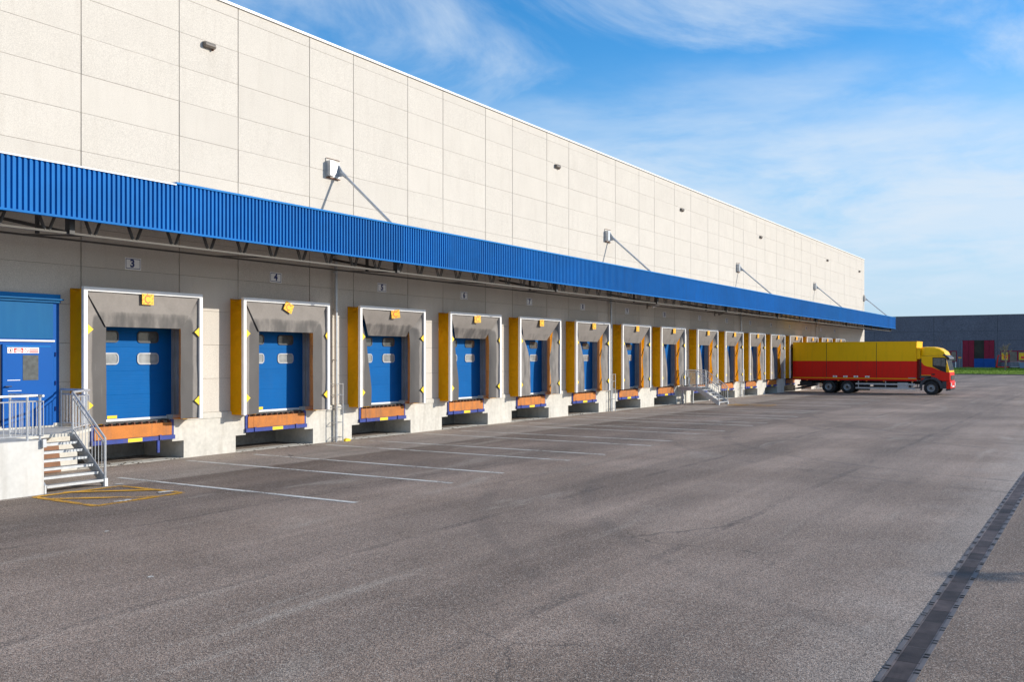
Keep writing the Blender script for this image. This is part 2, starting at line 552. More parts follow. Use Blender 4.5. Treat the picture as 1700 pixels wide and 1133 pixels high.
# ------------------------------------------------------------------ mesh helpers
class MB:
    def __init__(self):
        self.v, self.f = [], []

    def add(self, vs, fs):
        o = len(self.v)
        self.v += [tuple(p) for p in vs]
        self.f += [tuple(i + o for i in q) for q in fs]
        return self

    def box(self, x0, x1, y0, y1, z0, z1):
        return self.add([(x0, y0, z0), (x1, y0, z0), (x1, y1, z0), (x0, y1, z0), (x0, y0, z1), (x1, y0, z1), (x1, y1, z1), (x0, y1, z1)],
                        [(0, 3, 2, 1), (4, 5, 6, 7), (0, 1, 5, 4), (1, 2, 6, 5), (2, 3, 7, 6), (3, 0, 4, 7)])

    def cbox(self, c, s, mat=None):
        b = MB().box(-s[0] / 2, s[0] / 2, -s[1] / 2, s[1] / 2, -s[2] / 2, s[2] / 2)
        M = Matrix.Translation(c) @ (mat.to_4x4() if mat else Matrix.Identity(4))
        return self.add([M @ Vector(p) for p in b.v], b.f)

    def bar(self, p0, p1, r, n=8, cap=True):
        p0, p1 = Vector(p0), Vector(p1)
        d = (p1 - p0)
        if d.length < 1e-6:
            return self
        d.normalize()
        a = d.orthogonal().normalized()
        b = d.cross(a)
        vs = []
        for p in (p0, p1):
            for i in range(n):
                t = 2 * math.pi * i / n
                vs.append(p + (a * math.cos(t) + b * math.sin(t)) * r)
        fs = [(i, (i + 1) % n, n + (i + 1) % n, n + i) for i in range(n)]
        if cap:
            fs += [tuple(range(n - 1, -1, -1)), tuple(range(n, 2 * n))]
        return self.add(vs, fs)

    def beam(self, p0, p1, w, h):
        """rectangular bar from p0 to p1, h measured upwards as far as possible"""
        p0, p1 = Vector(p0), Vector(p1)
        d = (p1 - p0).normalized()
        up = Vector((0, 0, 1))
        if abs(d.z) > 0.95:
            up = Vector((0, 1, 0))
        a = d.cross(up).normalized()
        b = a.cross(d).normalized()
        vs = []
        for p in (p0, p1):
            for sx, sy in ((-1, -1), (1, -1), (1, 1), (-1, 1)):
                vs.append(p + a * sx * w / 2 + b * sy * h / 2)
        return self.add(vs, [(0, 1, 2, 3), (7, 6, 5, 4), (0, 4, 5, 1), (1, 5, 6, 2), (2, 6, 7, 3), (3, 7, 4, 0)])

    def prism(self, poly, axis, a, b):
        """poly of 2D points; axis x/y/z; extruded from a to b"""
        n = len(poly)

        def P(u, v, w):
            return {'x': (w, u, v), 'y': (u, w, v), 'z': (u, v, w)}[axis]
        vs = [P(u, v, a) for u, v in poly] + [P(u, v, b) for u, v in poly]
        fs = [(i, (i + 1) % n, n + (i + 1) % n, n + i) for i in range(n)]
        fs += [tuple(range(n - 1, -1, -1)), tuple(range(n, 2 * n))]
        return self.add(vs, fs)

    def grid(self, fn, nu, nv):
        vs = [fn(i / nu, j / nv) for j in range(nv + 1) for i in range(nu + 1)]
        fs = [(j * (nu + 1) + i, j * (nu + 1) + i + 1, (j + 1) * (nu + 1) + i + 1, (j + 1) * (nu + 1) + i) for j in range(nv) for i in range(nu)]
        return self.add(vs, fs)

    def mesh(self, name, mat, smooth=False):
        me = bpy.data.meshes.new(name)
        me.from_pydata(self.v, [], self.f)
        bm = bmesh.new()
        bm.from_mesh(me)
        bmesh.ops.recalc_face_normals(bm, faces=bm.faces)
        bm.to_mesh(me)
        bm.free()
        me.materials.append(MAT[mat] if isinstance(mat, str) else mat)
        if smooth:
            for p in me.polygons:
                p.use_smooth = True
        return me

    def build(self, name, mat, parent=None, loc=None, smooth=False, **props):
        return place(name, self.mesh(name, mat, smooth), parent, loc, **props)


def place(name, me, parent=None, loc=None, **props):
    o = bpy.data.objects.new(name, me)
    COL.objects.link(o)
    if parent is not None:
        o.parent = parent
    if loc is not None:
        o.location = loc
    for k, v in props.items():
        o[k] = v
    return o


def thing(name, label, category, loc=(0, 0, 0), group=None, rz=0.0):
    o = bpy.data.objects.new(name, None)
    o.empty_display_size = 0.3
    COL.objects.link(o)
    o.location = loc
    o.rotation_euler = (0, 0, rz)
    o['label'] = label
    o['category'] = category
    if group:
        o['group'] = group
    return o


def tag(o, label, category, group=None):
    o['label'] = label
    o['category'] = category
    if group:
        o['group'] = group
    return o


def bevel(o, w, seg=2):
    m = o.modifiers.new('bevel', 'BEVEL')
    m.width = w
    m.segments = seg
    m.limit_method = 'ANGLE'
    m.angle_limit = R(40)
    return o


def text_mesh(body, size, mat, thick=0.002, bold=0.0):
    cu = bpy.data.curves.new('lettering', 'FONT')
    cu.body = body
    cu.size = size
    cu.align_x = 'CENTER'
    cu.align_y = 'CENTER'
    cu.extrude = thick
    cu.offset = bold
    cu.resolution_u = 4
    ob = bpy.data.objects.new('lettering', cu)
    COL.objects.link(ob)
    dg = bpy.context.evaluated_depsgraph_get()
    me = bpy.data.meshes.new_from_object(ob.evaluated_get(dg))
    bpy.data.objects.remove(ob)
    me.materials.clear()
    me.materials.append(MAT[mat])
    return me


ON_WALL = (R(90), 0, 0)     # text lying in XZ, readable from -Y

# ------------------------------------------------------------------ layout of the warehouse
DOCK = {n: 15.44 + 4.887 * (n - 3) + (0.08 if n > 5 else 0.0) for n in range(3, 11)}
DOCK.update({n: 55.10 + 4.835 * (n - 11) for n in range(11, 19)})
WX1 = 101.57                 # far corner of the warehouse
WTOP = 12.65
Z0 = 1.18                    # top of the concrete base
CH = 0.925                   # panel course
HALF = 1.43                  # half width of a dock opening

# ------------------------------------------------------------------ ground
g = MB().add([(-2500, -2500, -0.35), (2500, -2500, -0.35), (2500, 2500, -0.35), (-2500, 2500, -0.35)], [(0, 1, 2, 3)]).build('ground', 'field', kind='structure')
DRY, DRH = -19.405, 0.106                       # drain slot left open in the asphalt
yard = MB()
for (x0, x1, y0, y1) in ((-60, 159.4, -70, DRY - DRH), (-60, 159.4, DRY + DRH, 90), (-60, 2, DRY - DRH, DRY + DRH), (60, 159.4, DRY - DRH, DRY + DRH)):
    yard.add([(x0, y0, 0), (x1, y0, 0), (x1, y1, 0), (x0, y1, 0)], [(0, 1, 2, 3)])
for (x0, x1, y0, y1) in ((-60, 159.4, -70, -70), (159.4, 159.4, -70, 90), (-60, 159.4, 90, 90), (-60, -60, -70, 90)):
    yard.add([(x0, y0, 0), (x1, y1, 0), (x1, y1, -0.4), (x0, y0, -0.4)], [(0, 1, 2, 3)])
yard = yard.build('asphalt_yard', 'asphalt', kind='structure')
apron = MB().grid(lambda u, v: (-20 + 121.5 * u, -3.42 + 5.2 * v + (0.05 * mnoise.noise((u * 60, 0, 0)) if v == 0 else 0), 0.004), 240, 1).build('apron_strip', 'apron', kind='structure')


def ground_line(x0, y0, x1, y1, w, mat, z=0.008, parent=yard, jag=0.006):
    d = Vector((x1 - x0, y1 - y0, 0))
    L = d.length
    d.normalize()
    nrm = Vector((-d.y, d.x, 0))
    n = max(2, int(L / 0.35))
    vs = []
    for i in range(n + 1):
        p = Vector((x0, y0, z)) + d * L * i / n
        for s in (-1, 1):
            vs.append(p + nrm * s * (w / 2 + random.uniform(-jag, jag)))
    fs = [(2 * i, 2 * i + 1, 2 * i + 3, 2 * i + 2) for i in range(n)]
    return MB().add(vs, fs).build('painted_line', mat, parent)


for (x, ys, ye) in [(13.45, -2.2, -9.14), (16.62, -0.62, -9.07), (18.65, -0.9, -9.06), (21.85, -0.62, -9.07), (23.68, -0.78, -9.2), (26.8, -0.52, -9.2)]:
    ground_line(x, ys, x, ye, 0.15, 'white_paint')
for n in range(6, 15):
    for s in (-1.57, 1.57):
        if abs(DOCK[n] + s - 53.2) < 0.2 or abs(DOCK[n] + s - 51.2) < 0.2:
            continue
        ground_line(DOCK[n] + s, -0.9, DOCK[n] + s, -9.15 + random.uniform(-0.06, 0.06), 0.15, 'white_paint')


def hatch(corners, diag):
    for i in range(4):
        a, b = corners[i], corners[(i + 1) % 4]
        ground_line(a[0], a[1], b[0], b[1], 0.15, 'yellow_paint', 0.009 + 0.001 * i)
    for k, (a, b) in enumerate(diag):
        ground_line(a[0], a[1], b[0], b[1], 0.19, 'yellow_paint', 0.014 + 0.001 * k)


for (x, y) in [(9.23, -7.79), (7.6, -10.96)]:
    MB().add([(x + .07 * math.cos(t) * random.uniform(.4, 1), y + .05 * math.sin(t) * random.uniform(.4, 1), 0.006) for t in [i * .7854 for i in range(8)]], [tuple(range(8))]).build('worn_patch', 'white_paint', yard)
hatch([(10.72, -3.42), (10.68, -5.42), (12.62, -5.36), (12.60, -3.48)], [((11.39, -3.33), (12.65, -4.63)), ((10.74, -3.95), (12.0, -5.4))])
hatch([(51.5, -3.0), (51.5, -5.2), (53.2, -5.2), (53.2, -3.0)], [((51.5, -3.1), (53.1, -5.1)), ((52.3, -3.1), (53.1, -4.1))])
for (x, y, w, d) in [(11.3, -5.3, 0.25, 0.10), (12.5, -5.0, 0.20, 0.12), (12.75, -3.2, 0.12, 0.08)]:
    MB().add([(x + w * math.cos(t) * random.uniform(.7, 1), y + d * math.sin(t) * random.uniform(.7, 1), 0.017) for t in [i * .5236 for i in range(12)]], [tuple(range(12))]).build('worn_patch', 'white_paint', yard)

# ------------------------------------------------------------------ warehouse
wh = thing('warehouse', 'long cream concrete panel warehouse with a row of loading docks', 'building', (0, 0, 0))
XL = -6.0
cols = []                                           # (x0, x1, dock number or None)
edges = []
xs = [XL]
x = DOCK[3] - HALF - 2.0
left = []
while x > XL:
    left.append(x)
    x -= 2.86 if len(left) % 2 else 2.03
xs += sorted(left)
for n in range(3, 19):
    xs += [DOCK[n] - HALF, DOCK[n] + HALF]
xs += [92.75, 95.10, 97.76, 100.36, WX1]
xs = sorted(set(round(v, 3) for v in xs))
dock_of = {round(DOCK[n] - HALF, 3): n for n in DOCK}
rows = [Z0 + CH * i for i in range(13)] + [WTOP - 0.05]
# solid core behind the panels, pierced by the dock openings
core = MB()
core.box(XL, WX1 - 0.035, 0.035, 0.34, Z0 + 3 * CH, WTOP - 0.1)
pv = XL
for n in range(3, 19):
    core.box(pv, DOCK[n] - HALF + 0.004, 0.035, 0.34, Z0 - 0.02, Z0 + 3 * CH - 0.001)
    pv = DOCK[n] + HALF - 0.004
core.box(pv, WX1 - 0.035, 0.035, 0.34, Z0 - 0.02, Z0 + 3 * CH - 0.001)
core.build('wall_core', 'joint', wh)
MB().box(WX1 - 0.30, WX1, 0.3405, 60, 0, WTOP - 0.06).build('gable_wall', 'panel', wh)
MB().box(XL, XL + 0.3, 0.3405, 60, 0, WTOP - 0.06).build('gable_wall', 'panel', wh)
MB().box(XL, WX1, 60, 60.3, 0, WTOP - 0.06).build('rear_wall', 'panel', wh)
MB().box(XL + 0.3, WX1 - 0.3, 0.341, 60, WTOP - 0.9, WTOP - 0.6).build('roof', 'roof', wh)
MB().box(XL - 0.05, WX1 + 0.05, -0.05, 0.40, WTOP - 0.05, WTOP + 0.02).build('parapet_cap', 'white_metal', wh)

pcache = {}


def panel_mesh(w, h, t=0.045):
    key = (round(w, 3), round(h, 3))
    if key not in pcache:
        gv, gh, c = 0.011, 0.0025, 0.0045
        x0, x1, z0, z1 = gv, w - gv, gh, h - gh
        vs, fs = [], []
        for (ins, y) in ((0, t), (0, c), (c, 0)):
            vs += [(x0 + ins, y, z0 + ins), (x1 - ins, y, z0 + ins), (x1 - ins, y, z1 - ins), (x0 + ins, y, z1 - ins)]
        for k in (0, 4):
            for i in range(4):
                fs.append((k + i, k + (i + 1) % 4, k + 4 + (i + 1) % 4, k + 4 + i))
        fs.append((8, 9, 10, 11))
        pcache[key] = MB().add(vs, fs).mesh('wall_panel', 'panel')
    return pcache[key]


far_panels = MB()
count = 0
for i in range(len(xs) - 1):
    x0, x1 = xs[i], xs[i + 1]
    dn = dock_of.get(x0)
    for j in range(len(rows) - 1):
        z0, z1 = rows[j], rows[j + 1]
        if dn and j < 3:
            continue
        y = random.uniform(-0.003, 0.003)
        if x1 > 11.0 and count < 290 and x0 < 74:
            place('wall_panel', panel_mesh(x1 - x0, z1 - z0), wh, (x0, y, z0))
            count += 1
        else:
            me = panel_mesh(x1 - x0, z1 - z0)
            far_panels.add([(v.co.x + x0, v.co.y + y, v.co.z + z0) for v in me.vertices], [tuple(p.vertices) for p in me.polygons])
far_panels.build('wall_panel', 'panel', wh, kind='stuff')

# concrete base: blocks stepped around the leveller pits
nums = list(range(3, 19))
bcache = {}


def base_block(x0, x1, l0, r0):
    key = (round(x1 - x0, 3), l0, r0)
    if key not in bcache:
        w = x1 - x0
        top = Z0 - 0.003
        a = 0.37 if l0 else 0.0
        b = 0.37 if r0 else 0.0
        poly = [(0, -0.02), (w, -0.02), (w, 0.475)] + ([(w + b, 0.475)] if b else []) + [(w + b, top - .1), (w + b, top), (-a, top), (-a, top - .1)] + ([(-a, 0.475)] if a else []) + [(0, 0.475)]
        if not b:
            poly.pop(2)
        if not a:
            poly.pop(-1)
        bm = MB().prism(poly, 'y', -0.03, 1.6)
        bm.box(-a, w + b, -0.055, -0.0301, top - 0.16, top - 0.02)
        bcache[key] = bm.mesh('foundation_block', 'concrete')
    place('foundation_block', bcache[key], wh, (x0, 0, 0))


base_block(XL, DOCK[3] - 1.55, False, True)
for n in nums[:-1]:
    base_block(DOCK[n] + 1.55, DOCK[n + 1] - 1.55, True, True)
base_block(DOCK[18] + 1.55, WX1, True, False)
pitback = MB().box(10, 95, 1.602, 1.7, -0.02, 1.04).build('pit_wall', 'pit', wh)
sill_me = MB().box(-1.549, 1.549, -0.06, 0.5, -0.02, 0.012).mesh('pit_sill', 'concrete')
for n in nums:
    place('pit_sill', sill_me, wh, (DOCK[n], 0, 0))

# dock doors
DOORW = 2 * HALF - 0.012


def rounded_rect(cx, cz, w, h, r, n=5):
    pts = []
    for (sx, sz, a0) in ((1, 1, 0), (-1, 1, 90), (-1, -1, 180), (1, -1, 270)):
        for i in range(n + 1):
            a = R(a0 + 90 * i / n)
            pts.append((cx + sx * (w / 2 - r) + r * math.cos(a), cz + sz * (h / 2 - r) + r * math.sin(a)))
    return pts


def ring_mesh(w, h, r, t, y0, y1, mat, name):
    o = rounded_rect(0, 0, w, h, r)
    i = rounded_rect(0, 0, w - 2 * t, h - 2 * t, max(0.01, r - t))
    n = len(o)
    vs = [(a, y0, b) for a, b in o] + [(a, y0, b) for a, b in i] + [(a, y1, b) for a, b in o] + [(a, y1, b) for a, b in i]
    fs = []
    for k in range(n):
        q = (k + 1) % n
        fs += [(k, q, n + q, n + k), (k, 2 * n + k, 2 * n + q, q), (n + k, n + q, 3 * n + q, 3 * n + k)]
    return MB().add(vs, fs).mesh(name, mat)


def section_mesh(h):
    """sectional door leaf with fine horizontal ribs"""
    prof = []
    nb = 5
    for i in range(nb):
        a, b = h * i / nb, h * (i + 1) / nb
        prof += [(0.0018 if i else 0.004, a + 0.0005), (0.0, a + 0.010), (0.0, b - 0.010), (0.0018 if i < nb - 1 else 0.004, b - 0.0005)]
    w = DOORW / 2
    vs = [(-w, y, z) for y, z in prof] + [(w, y, z) for y, z in prof]
    n = len(prof)
    fs = [(i, i + 1, n + i + 1, n + i) for i in range(n - 1)]
    m = MB().add(vs, fs)
    return m.mesh('door_section', 'blue_section')


sec_h = 0.60
sec_me = section_mesh(sec_h)
win_frame = ring_mesh(0.65, 0.30, 0.10, 0.035, -0.022, 0.004, 'grey_plastic', 'door_window')
win_pane = MB().prism(rounded_rect(0, 0, 0.58, 0.23, 0.07), 'y', -0.008, -0.003).mesh('pane', 'door_glass')
win_pane2 = win_pane.copy()
win_pane2.materials.clear()
win_pane2.materials.append(MAT['glass'])
win_frame2 = win_frame.copy()
win_frame2.materials.clear()
win_frame2.materials.append(MAT['jamb'])
door_rail = MB().box(-DOORW / 2, DOORW / 2, -0.012, 0.03, 0, 0.06).mesh('bottom_rail', 'white_metal')
door_stick = MB().box(-0.14, 0.14, -0.006, -0.001, 0, 0.075).mesh('sticker', 'yellow_mark')
jamb_me = MB().box(-0.026, 0.0, -0.02, 0.199, 0, 2.45).box(-0.10, -0.026, 0.12, 0.199, 0, 2.45).mesh('door_jamb', 'jamb')
jamb_r = MB().box(0.0, 0.026, -0.02, 0.199, 0, 2.45).box(0.026, 0.10, 0.12, 0.199, 0, 2.45).mesh('door_jamb', 'jamb')
for n in range(3, 15):
    c = DOCK[n]
    d = MB().box(-DOORW / 2, DOORW / 2, 0.012, 0.05, 0.02, 2.75).build('dock_door', 'blue_door', wh, (c, 0.20, 1.08))
    for k in range(5 if n < 9 else 4):
        place('door_section', sec_me, d, (0, 0, 0.06 + sec_h * k))
    place('bottom_rail', door_rail, d, (0, 0, 0))
    if n <= 9:
        for wx in (-0.595, 0.595):
            for wz, fr in ((1.575, win_frame2), (2.13, win_frame)):
                place('door_window', fr, d, (wx, 0, wz))
                place('window_pane', win_pane2 if wz > 2 else win_pane, d, (wx, 0, wz))
        place('sticker', door_stick, d, (-0.45 if n < 6 else -0.3, 0, 0.075))
    place('door_jamb', jamb_me, wh, (c + HALF, 0, Z0 - 0.05))
    place('door_jamb', jamb_r, wh, (c - HALF, 0, Z0 - 0.05))

# ------------------------------------------------------------------ dock seals
SY = -0.56                     # front of the seals
ZB, ZT = 1.08, 4.36
SW = 1.735
frame_post = MB().box(-0.05, 0.05, 0, 0.09, 0, ZT - ZB - 0.0).mesh('frame_post', 'alu')
frame_head = MB().box(-SW + 0.101, SW - 0.101, 0, 0.09, -0.10, 0).box(-SW + 0.101, SW - 0.101, -0.012, -0.0005, -0.03, -0.015).mesh('frame_head', 'alu')
tag_frame = MB().box(-0.17, 0.17, -0.012, -0.004, -0.27, 0).mesh('dock_tag', 'tag_yellow')


def tag_print():
    m = MB()
    for i in range(18):
        a0, a1 = R(40 + 280 * i / 18), R(40 + 280 * (i + 1) / 18)
        pts = [(rr * math.cos(a), -0.135 + rr * math.sin(a)) for rr, a in ((0.075, a0), (0.075, a1), (0.1, a1), (0.1, a0))]
        m.add([(p, -0.0145, q) for p, q in pts], [(0, 1, 2, 3)])
    for (p, q) in ((-0.13, -0.04), (-0.02, -0.012), (0.10, -0.03), (0.145, -0.11), (0.12, -0.22), (-0.0, -0.255), (-0.12, -0.24), (-0.148, -0.15)):
        m.add([(p - .025, -0.0145, q - .018), (p - .008, -0.0145, q - .022), (p + .022, -0.0145, q + .014), (p + .006, -0.0145, q + .02)], [(0, 1, 2, 3)])
    return m.mesh('tag_print', 'tag_red')


tag_pr = tag_print()


def half_diamond(s):
    return MB().prism([(0, -0.13), (s * 0.16, 0.0), (0, 0.13)], 'y', -0.006, 0.0).mesh('edge_marker', 'yellow_mark')


dia_l, dia_r = half_diamond(1), half_diamond(-1)


def rub_attr(me, fn):
    at = me.attributes.new('rub', 'FLOAT', 'POINT')
    for i, v in enumerate(me.vertices):
        at.data[i].value = fn(v.co)


def sstep(a, b, x):
    t = min(1, max(0, (x - a) / (b - a)))
    return t * t * (3 - 2 * t)


ORD = {3: 'first', 4: 'second', 5: 'third', 6: 'fourth', 7: 'fifth', 8: 'sixth', 9: 'seventh', 10: 'eighth', 11: 'ninth', 12: 'tenth', 13: 'eleventh',
       14: 'twelfth', 15: 'thirteenth', 16: 'fourteenth', 17: 'fifteenth', 18: 'sixteenth'}
SEAL_LABEL = {3: 'largest grey dock seal with straight tag, nearest the blue entrance door', 4: 'grey dock seal with its orange tag hanging crooked, left of the guarded downpipe',
              5: 'dock seal with loose top sheet, just right of the guarded downpipe', 6: 'dock seal with a slit at its upper left, fourth from the stairs',
              7: 'fifth dock seal from the left, its side sheets curled inwards', 8: 'sixth dock seal from the left, just before the second downpipe',
              9: 'seventh dock seal from the left, just after the second downpipe', 10: 'dock seal on the near side of the far steel stairs',
              11: 'dock seal partly hidden by the railing of the far steel stairs', 12: 'tenth dock seal from the left, beyond the far stairs and before the third downpipe',
              13: 'eleventh dock seal from the left, just after the third downpipe', 14: 'twelfth dock seal, the last open bay before the truck',
              15: 'dock seal the truck is backed into, only its left side and top showing', 16: 'first dock seal showing only its top above the truck box',
              17: 'second dock seal showing only its top above the truck box', 18: 'farthest dock seal, top just visible above the truck near its front'}


def seal(n):
    c = DOCK[n]
    rnd = random.Random(100 + n)
    t = thing('dock_seal', SEAL_LABEL[n], 'dock seal', (c, 0, 0), 'dock seals along the warehouse wall')
    for s in (-1, 1):
        place('frame_post', frame_post, t, (s * (SW - 0.05), SY, ZB))
    place('frame_head', frame_head, t, (0, SY, ZT))
    kind = 0 if n < 5 else (1 if n < 7 else 2)
    ztop = ZT - 0.08
    zflap = 3.43 if kind == 0 else 3.42 - 0.02 * rnd.random()
    xi = SW - 0.09
    # head sheet
    inset = 0.53 if kind == 0 else (0.64 if kind == 1 else 0.68)
    back = 0.015 if kind == 0 else 0.25
    ph = rnd.uniform(0, 9)

    def head(u, v):
        z = ztop + (zflap - ztop) * v
        wv = xi - inset * v
        x = -wv + 2 * wv * u
        y = SY + 0.05 + back * v ** 1.3 + 0.018 * mnoise.noise((x * 1.3 + ph, z * 1.5, n)) * (1 - .4 * v)
        y += 0.02 * math.sin(u * 14 + ph) * max(0, 0.3 - v)
        return (x, y, z)
    hm = MB().grid(head, 24, 10).mesh('head_sheet', 'flap', True)
    rub_attr(hm, lambda p: 0.55 * sstep(4.0, 3.72, p.z) if kind < 2 else 0.42 * sstep(3.75, 3.70, p.z))
    place('head_sheet', hm, t)
    # side sheets
    for s in (-1, 1):
        ph2 = rnd.uniform(0, 20)
        wid = 0.55 + rnd.uniform(-0.02, 0.03)
        if kind == 2:
            wid = (0.90 if s < 0 else 0.58) + rnd.uniform(-0.04, 0.04)
        bk = {0: 0.02, 1: 0.04 if s < 0 else 0.12, 2: 0.05 if s < 0 else 0.10}[kind]

        def side(u, v, s=s, wid=wid, bk=bk, ph2=ph2):
            z = ZB + 0.01 + (ztop - ZB - 0.01) * v
            if kind == 0:
                w = wid if z < zflap else wid * (ztop - z) / (ztop - zflap) + 0.01
                y = SY + 0.062 + 0.02 * u + bk * u * u
            elif kind == 1:
                w = wid * (0.10 + 0.90 * min(1, (ztop - z) / 2.6) ** 0.75) if s < 0 else wid * (0.22 + 0.78 * min(1, (ztop - z) / 0.55))
                y = SY + 0.062 + bk * u * u * (1.2 - 0.4 * v) + 0.10 * u * sstep(3.0, 4.1, z)
            else:
                q = min(1, (ztop - z) / 1.75)
                w = wid * (0.05 + 0.95 * (q ** 0.85))
                bul = math.exp(-((z - 2.7) / 0.8) ** 2)
                y = SY + 0.062 + bk * (u ** 1.7) * (0.55 + 0.8 * bul) + 0.12 * u * sstep(2.9, 3.9, z)
            y += 0.022 * mnoise.noise((u * 1.6 + ph2, z * 0.9, s * 3.0)) + 0.008 * mnoise.noise((u * 5 + ph2, z * 2.6, 4))
            x = s * (xi - w * u)
            return (x, y, z)
        sm = MB().grid(side, 8, 30).mesh('side_sheet', 'flap', True)
        rub_attr(sm, lambda p, s=s: (0.85 if kind < 2 else 0.5) * sstep(1.62, 1.36, abs(p.x)) * sstep(4.05, 3.5, p.z))
        place('side_sheet', sm, t)
    # yellow side curtains
    for s in (-1, 1):
        ph3 = rnd.uniform(0, 50)
        amp = 0.3 if (n == 3) else 1.0

        def cur(u, v, s=s):
            z = ZB - 0.005 + (ZT - 0.02 - ZB) * v
            y = SY + 0.088 + (-0.005 - SY - 0.088) * u
            sag = 0.07 * math.sin(math.pi * u) * sstep(0.93, 1.0, v)
            fold = 1.1 * (1 - abs(mnoise.noise((ph3, z * 4.2 + 0.8 * math.sin(u * 3 + ph3), u * 0.9)) * 2.6)) ** 3 * 0.55 + 0.6 * mnoise.noise((ph3 + 7, z * 11 + u * 2, u * 1.5))
            fold = max(-1.0, min(1.2, fold))
            drape = math.sin(12 * (z + 0.35 * (2 * u - 1) ** 2)) * sstep(2.9, 3.7, z) * 0.6
            x = s * (SW - 0.012 - (0.060 * fold + 0.036 * drape) * math.sin(math.pi * min(1, max(0, u))) * amp - 0.012 * math.sin(math.pi * u))
            return (x, y, z - sag)
        place('side_curtain', MB().grid(cur, 10, 70).mesh('side_curtain', 'curtain', True), t)

    def topc(u, v):
        x = -SW + 0.02 + 2 * (SW - 0.02) * u
        y = SY + 0.088 + (-0.005 - SY - 0.088) * v
        return (x, y, ZT - 0.022 - 0.07 * math.sin(math.pi * v) + 0.012 * mnoise.noise((x * 3, y * 4, n)))
    place('top_cover', MB().grid(topc, 30, 8).mesh('top_cover', 'curtain', True), t)
    # hem strips below the curtains
    for s in (-1, 1):
        place('bottom_hem', MB().box(-0.26, 0.26, SY + 0.1, -0.03, 0, 0.012).mesh('bottom_hem', 'curtain'), t, (s * (SW - 0.30), 0, ZB - 0.005))
    for s in (-1, 1):
        for z in (3.355, 1.55):
            o = place('edge_marker', dia_l if s < 0 else dia_r, t, (s * (SW - 0.1), SY + 0.018, z))
            if s > 0 and n in (4, 6, 7) and z > 2:
                o.scale.x = 0.55
    # inner brace struts
    br = MB().bar((SW - 0.10, -0.42, 3.75), (SW - 0.14, -0.06, 2.75), 0.018, 6).bar((SW - 0.10, -0.42, 2.35), (SW - 0.14, -0.06, 1.35), 0.018, 6).mesh('brace_strut', 'dark_steel')
    place('brace_strut', br, t)
    tx = 0.02 if n != 4 else 0.03
    tg = place('dock_tag', tag_frame, t, (tx, SY - 0.002, ZT - 0.085))
    place('tag_print', tag_pr, tg)
    tg.rotation_euler = (0, R({4: 24, 5: -8, 6: -3}.get(n, 0)), R({5: -18, 6: -10}.get(n, 0)))
    return t


for n in range(3, 19):
    seal(n)

# ------------------------------------------------------------------ dock levellers
lip_me = MB()
lip_me.box(-1.13, -0.93, -0.078, -0.055, 0.665, 0.985).box(-0.926, 1.13, -0.08, -0.055, 0.66, 0.985).box(0.75, 1.0, -0.0815, -0.0801, 0.80, 0.98)
lip_me = lip_me.mesh('lip_plate', 'orange')
beam_me = MB().box(-1.22, 1.22, -0.10, -0.02, 0.545, 0.652).box(-0.92, -0.86, -0.125, -0.1001, 0.55, 0.68).box(0.72, 0.78, -0.125, -0.1001, 0.55, 0.68).mesh('front_beam', 'blue_lev')
post_me = MB().box(-0.045, 0.045, -0.06, 0.0, 0.655, 1.06).mesh('side_post', 'blue_lev')
deck_me = MB().box(-1.12, 1.12, 0.03, 1.6, 1.03, 1.07).mesh('deck_plate', 'dark_steel')
mark_me = MB().box(-0.21, 0.21, -0.104, -0.1002, 0.553, 0.645).mesh('yellow_marker', 'yellow_mark')
hm = MB()
for k in range(11):
    xx = -1.08 + k * 0.216
    hm.box(xx - 0.016, xx + 0.016, -0.075, 0.028, 0.987, 1.045)
    hm.bar((xx - 0.05, -0.035, 1.0), (xx + 0.05, -0.035, 1.0), 0.016, 6)
hinge_me = hm.mesh('lip_hinge', 'rust')
bump_me = MB().box(-0.05, 0.05, -0.10, -0.0, 0.70, 1.0).mesh('rubber_buffer', 'black')
lev_leg = MB().box(-0.035, 0.035, -0.08, -0.03, 0.22, 0.544).mesh('support_leg', 'blue_lev')
for n in range(3, 16):
    lbl = {3: 'orange dock leveller with a blue support leg, behind the near stairs', 15: 'dock leveller hidden behind the tail of the truck'}.get(
        n, f'rusty orange dock leveller with blue beam, {ORD[n]} from the left')
    t = thing('dock_leveller', lbl, 'dock leveller', (DOCK[n], 0, 0), 'dock levellers under the loading doors')
    place('lip_plate', lip_me, t)
    place('front_beam', beam_me, t)
    place('deck_plate', deck_me, t)
    place('yellow_marker', mark_me, t)
    place('lip_hinge', hinge_me, t)
    for s in (-1, 1):
        place('side_post', post_me, t, (s * 1.165, 0, 0))
    if n == 3:
        place('support_leg', lev_leg, t, (0.72, 0, 0))

# ------------------------------------------------------------------ number plates
plate_me = MB().box(-0.235, 0.235, -0.012, 0, -0.15, 0.15).mesh('plate', 'sign_white')
bord = MB()
for (a, b, c_, d_) in ((-0.21, 0.21, 0.11, 0.125), (-0.21, 0.21, -0.125, -0.11), (-0.21, -0.197, -0.1099, 0.1099), (0.197, 0.21, -0.1099, 0.1099)):
    bord.box(a, b, -0.0145, -0.0121, c_, d_)
bord_me = bord.mesh('border', 'navy')
for n in range(3, 19):
    t = thing('number_plate', f'{ORD[n]} number plate from the left, white with blue border, reading {n}', 'number plate', (DOCK[n] - (0.08 if 5 < n < 11 else 0), -0.003, 5.055), 'bay number plates under the canopy')
    place('plate', plate_me, t)
    place('border', bord_me, t)
    nm = place('number', text_mesh(str(n), 0.27, 'navy', 0.001, 0.012), t, (0.0 if n != 3 else -0.02, -0.0148, 0.0))
    nm.rotation_euler = ON_WALL
    t.rotation_euler = (0, R({4: 1.5, 5: 1.0}.get(n, random.uniform(-1, 1))), 0)

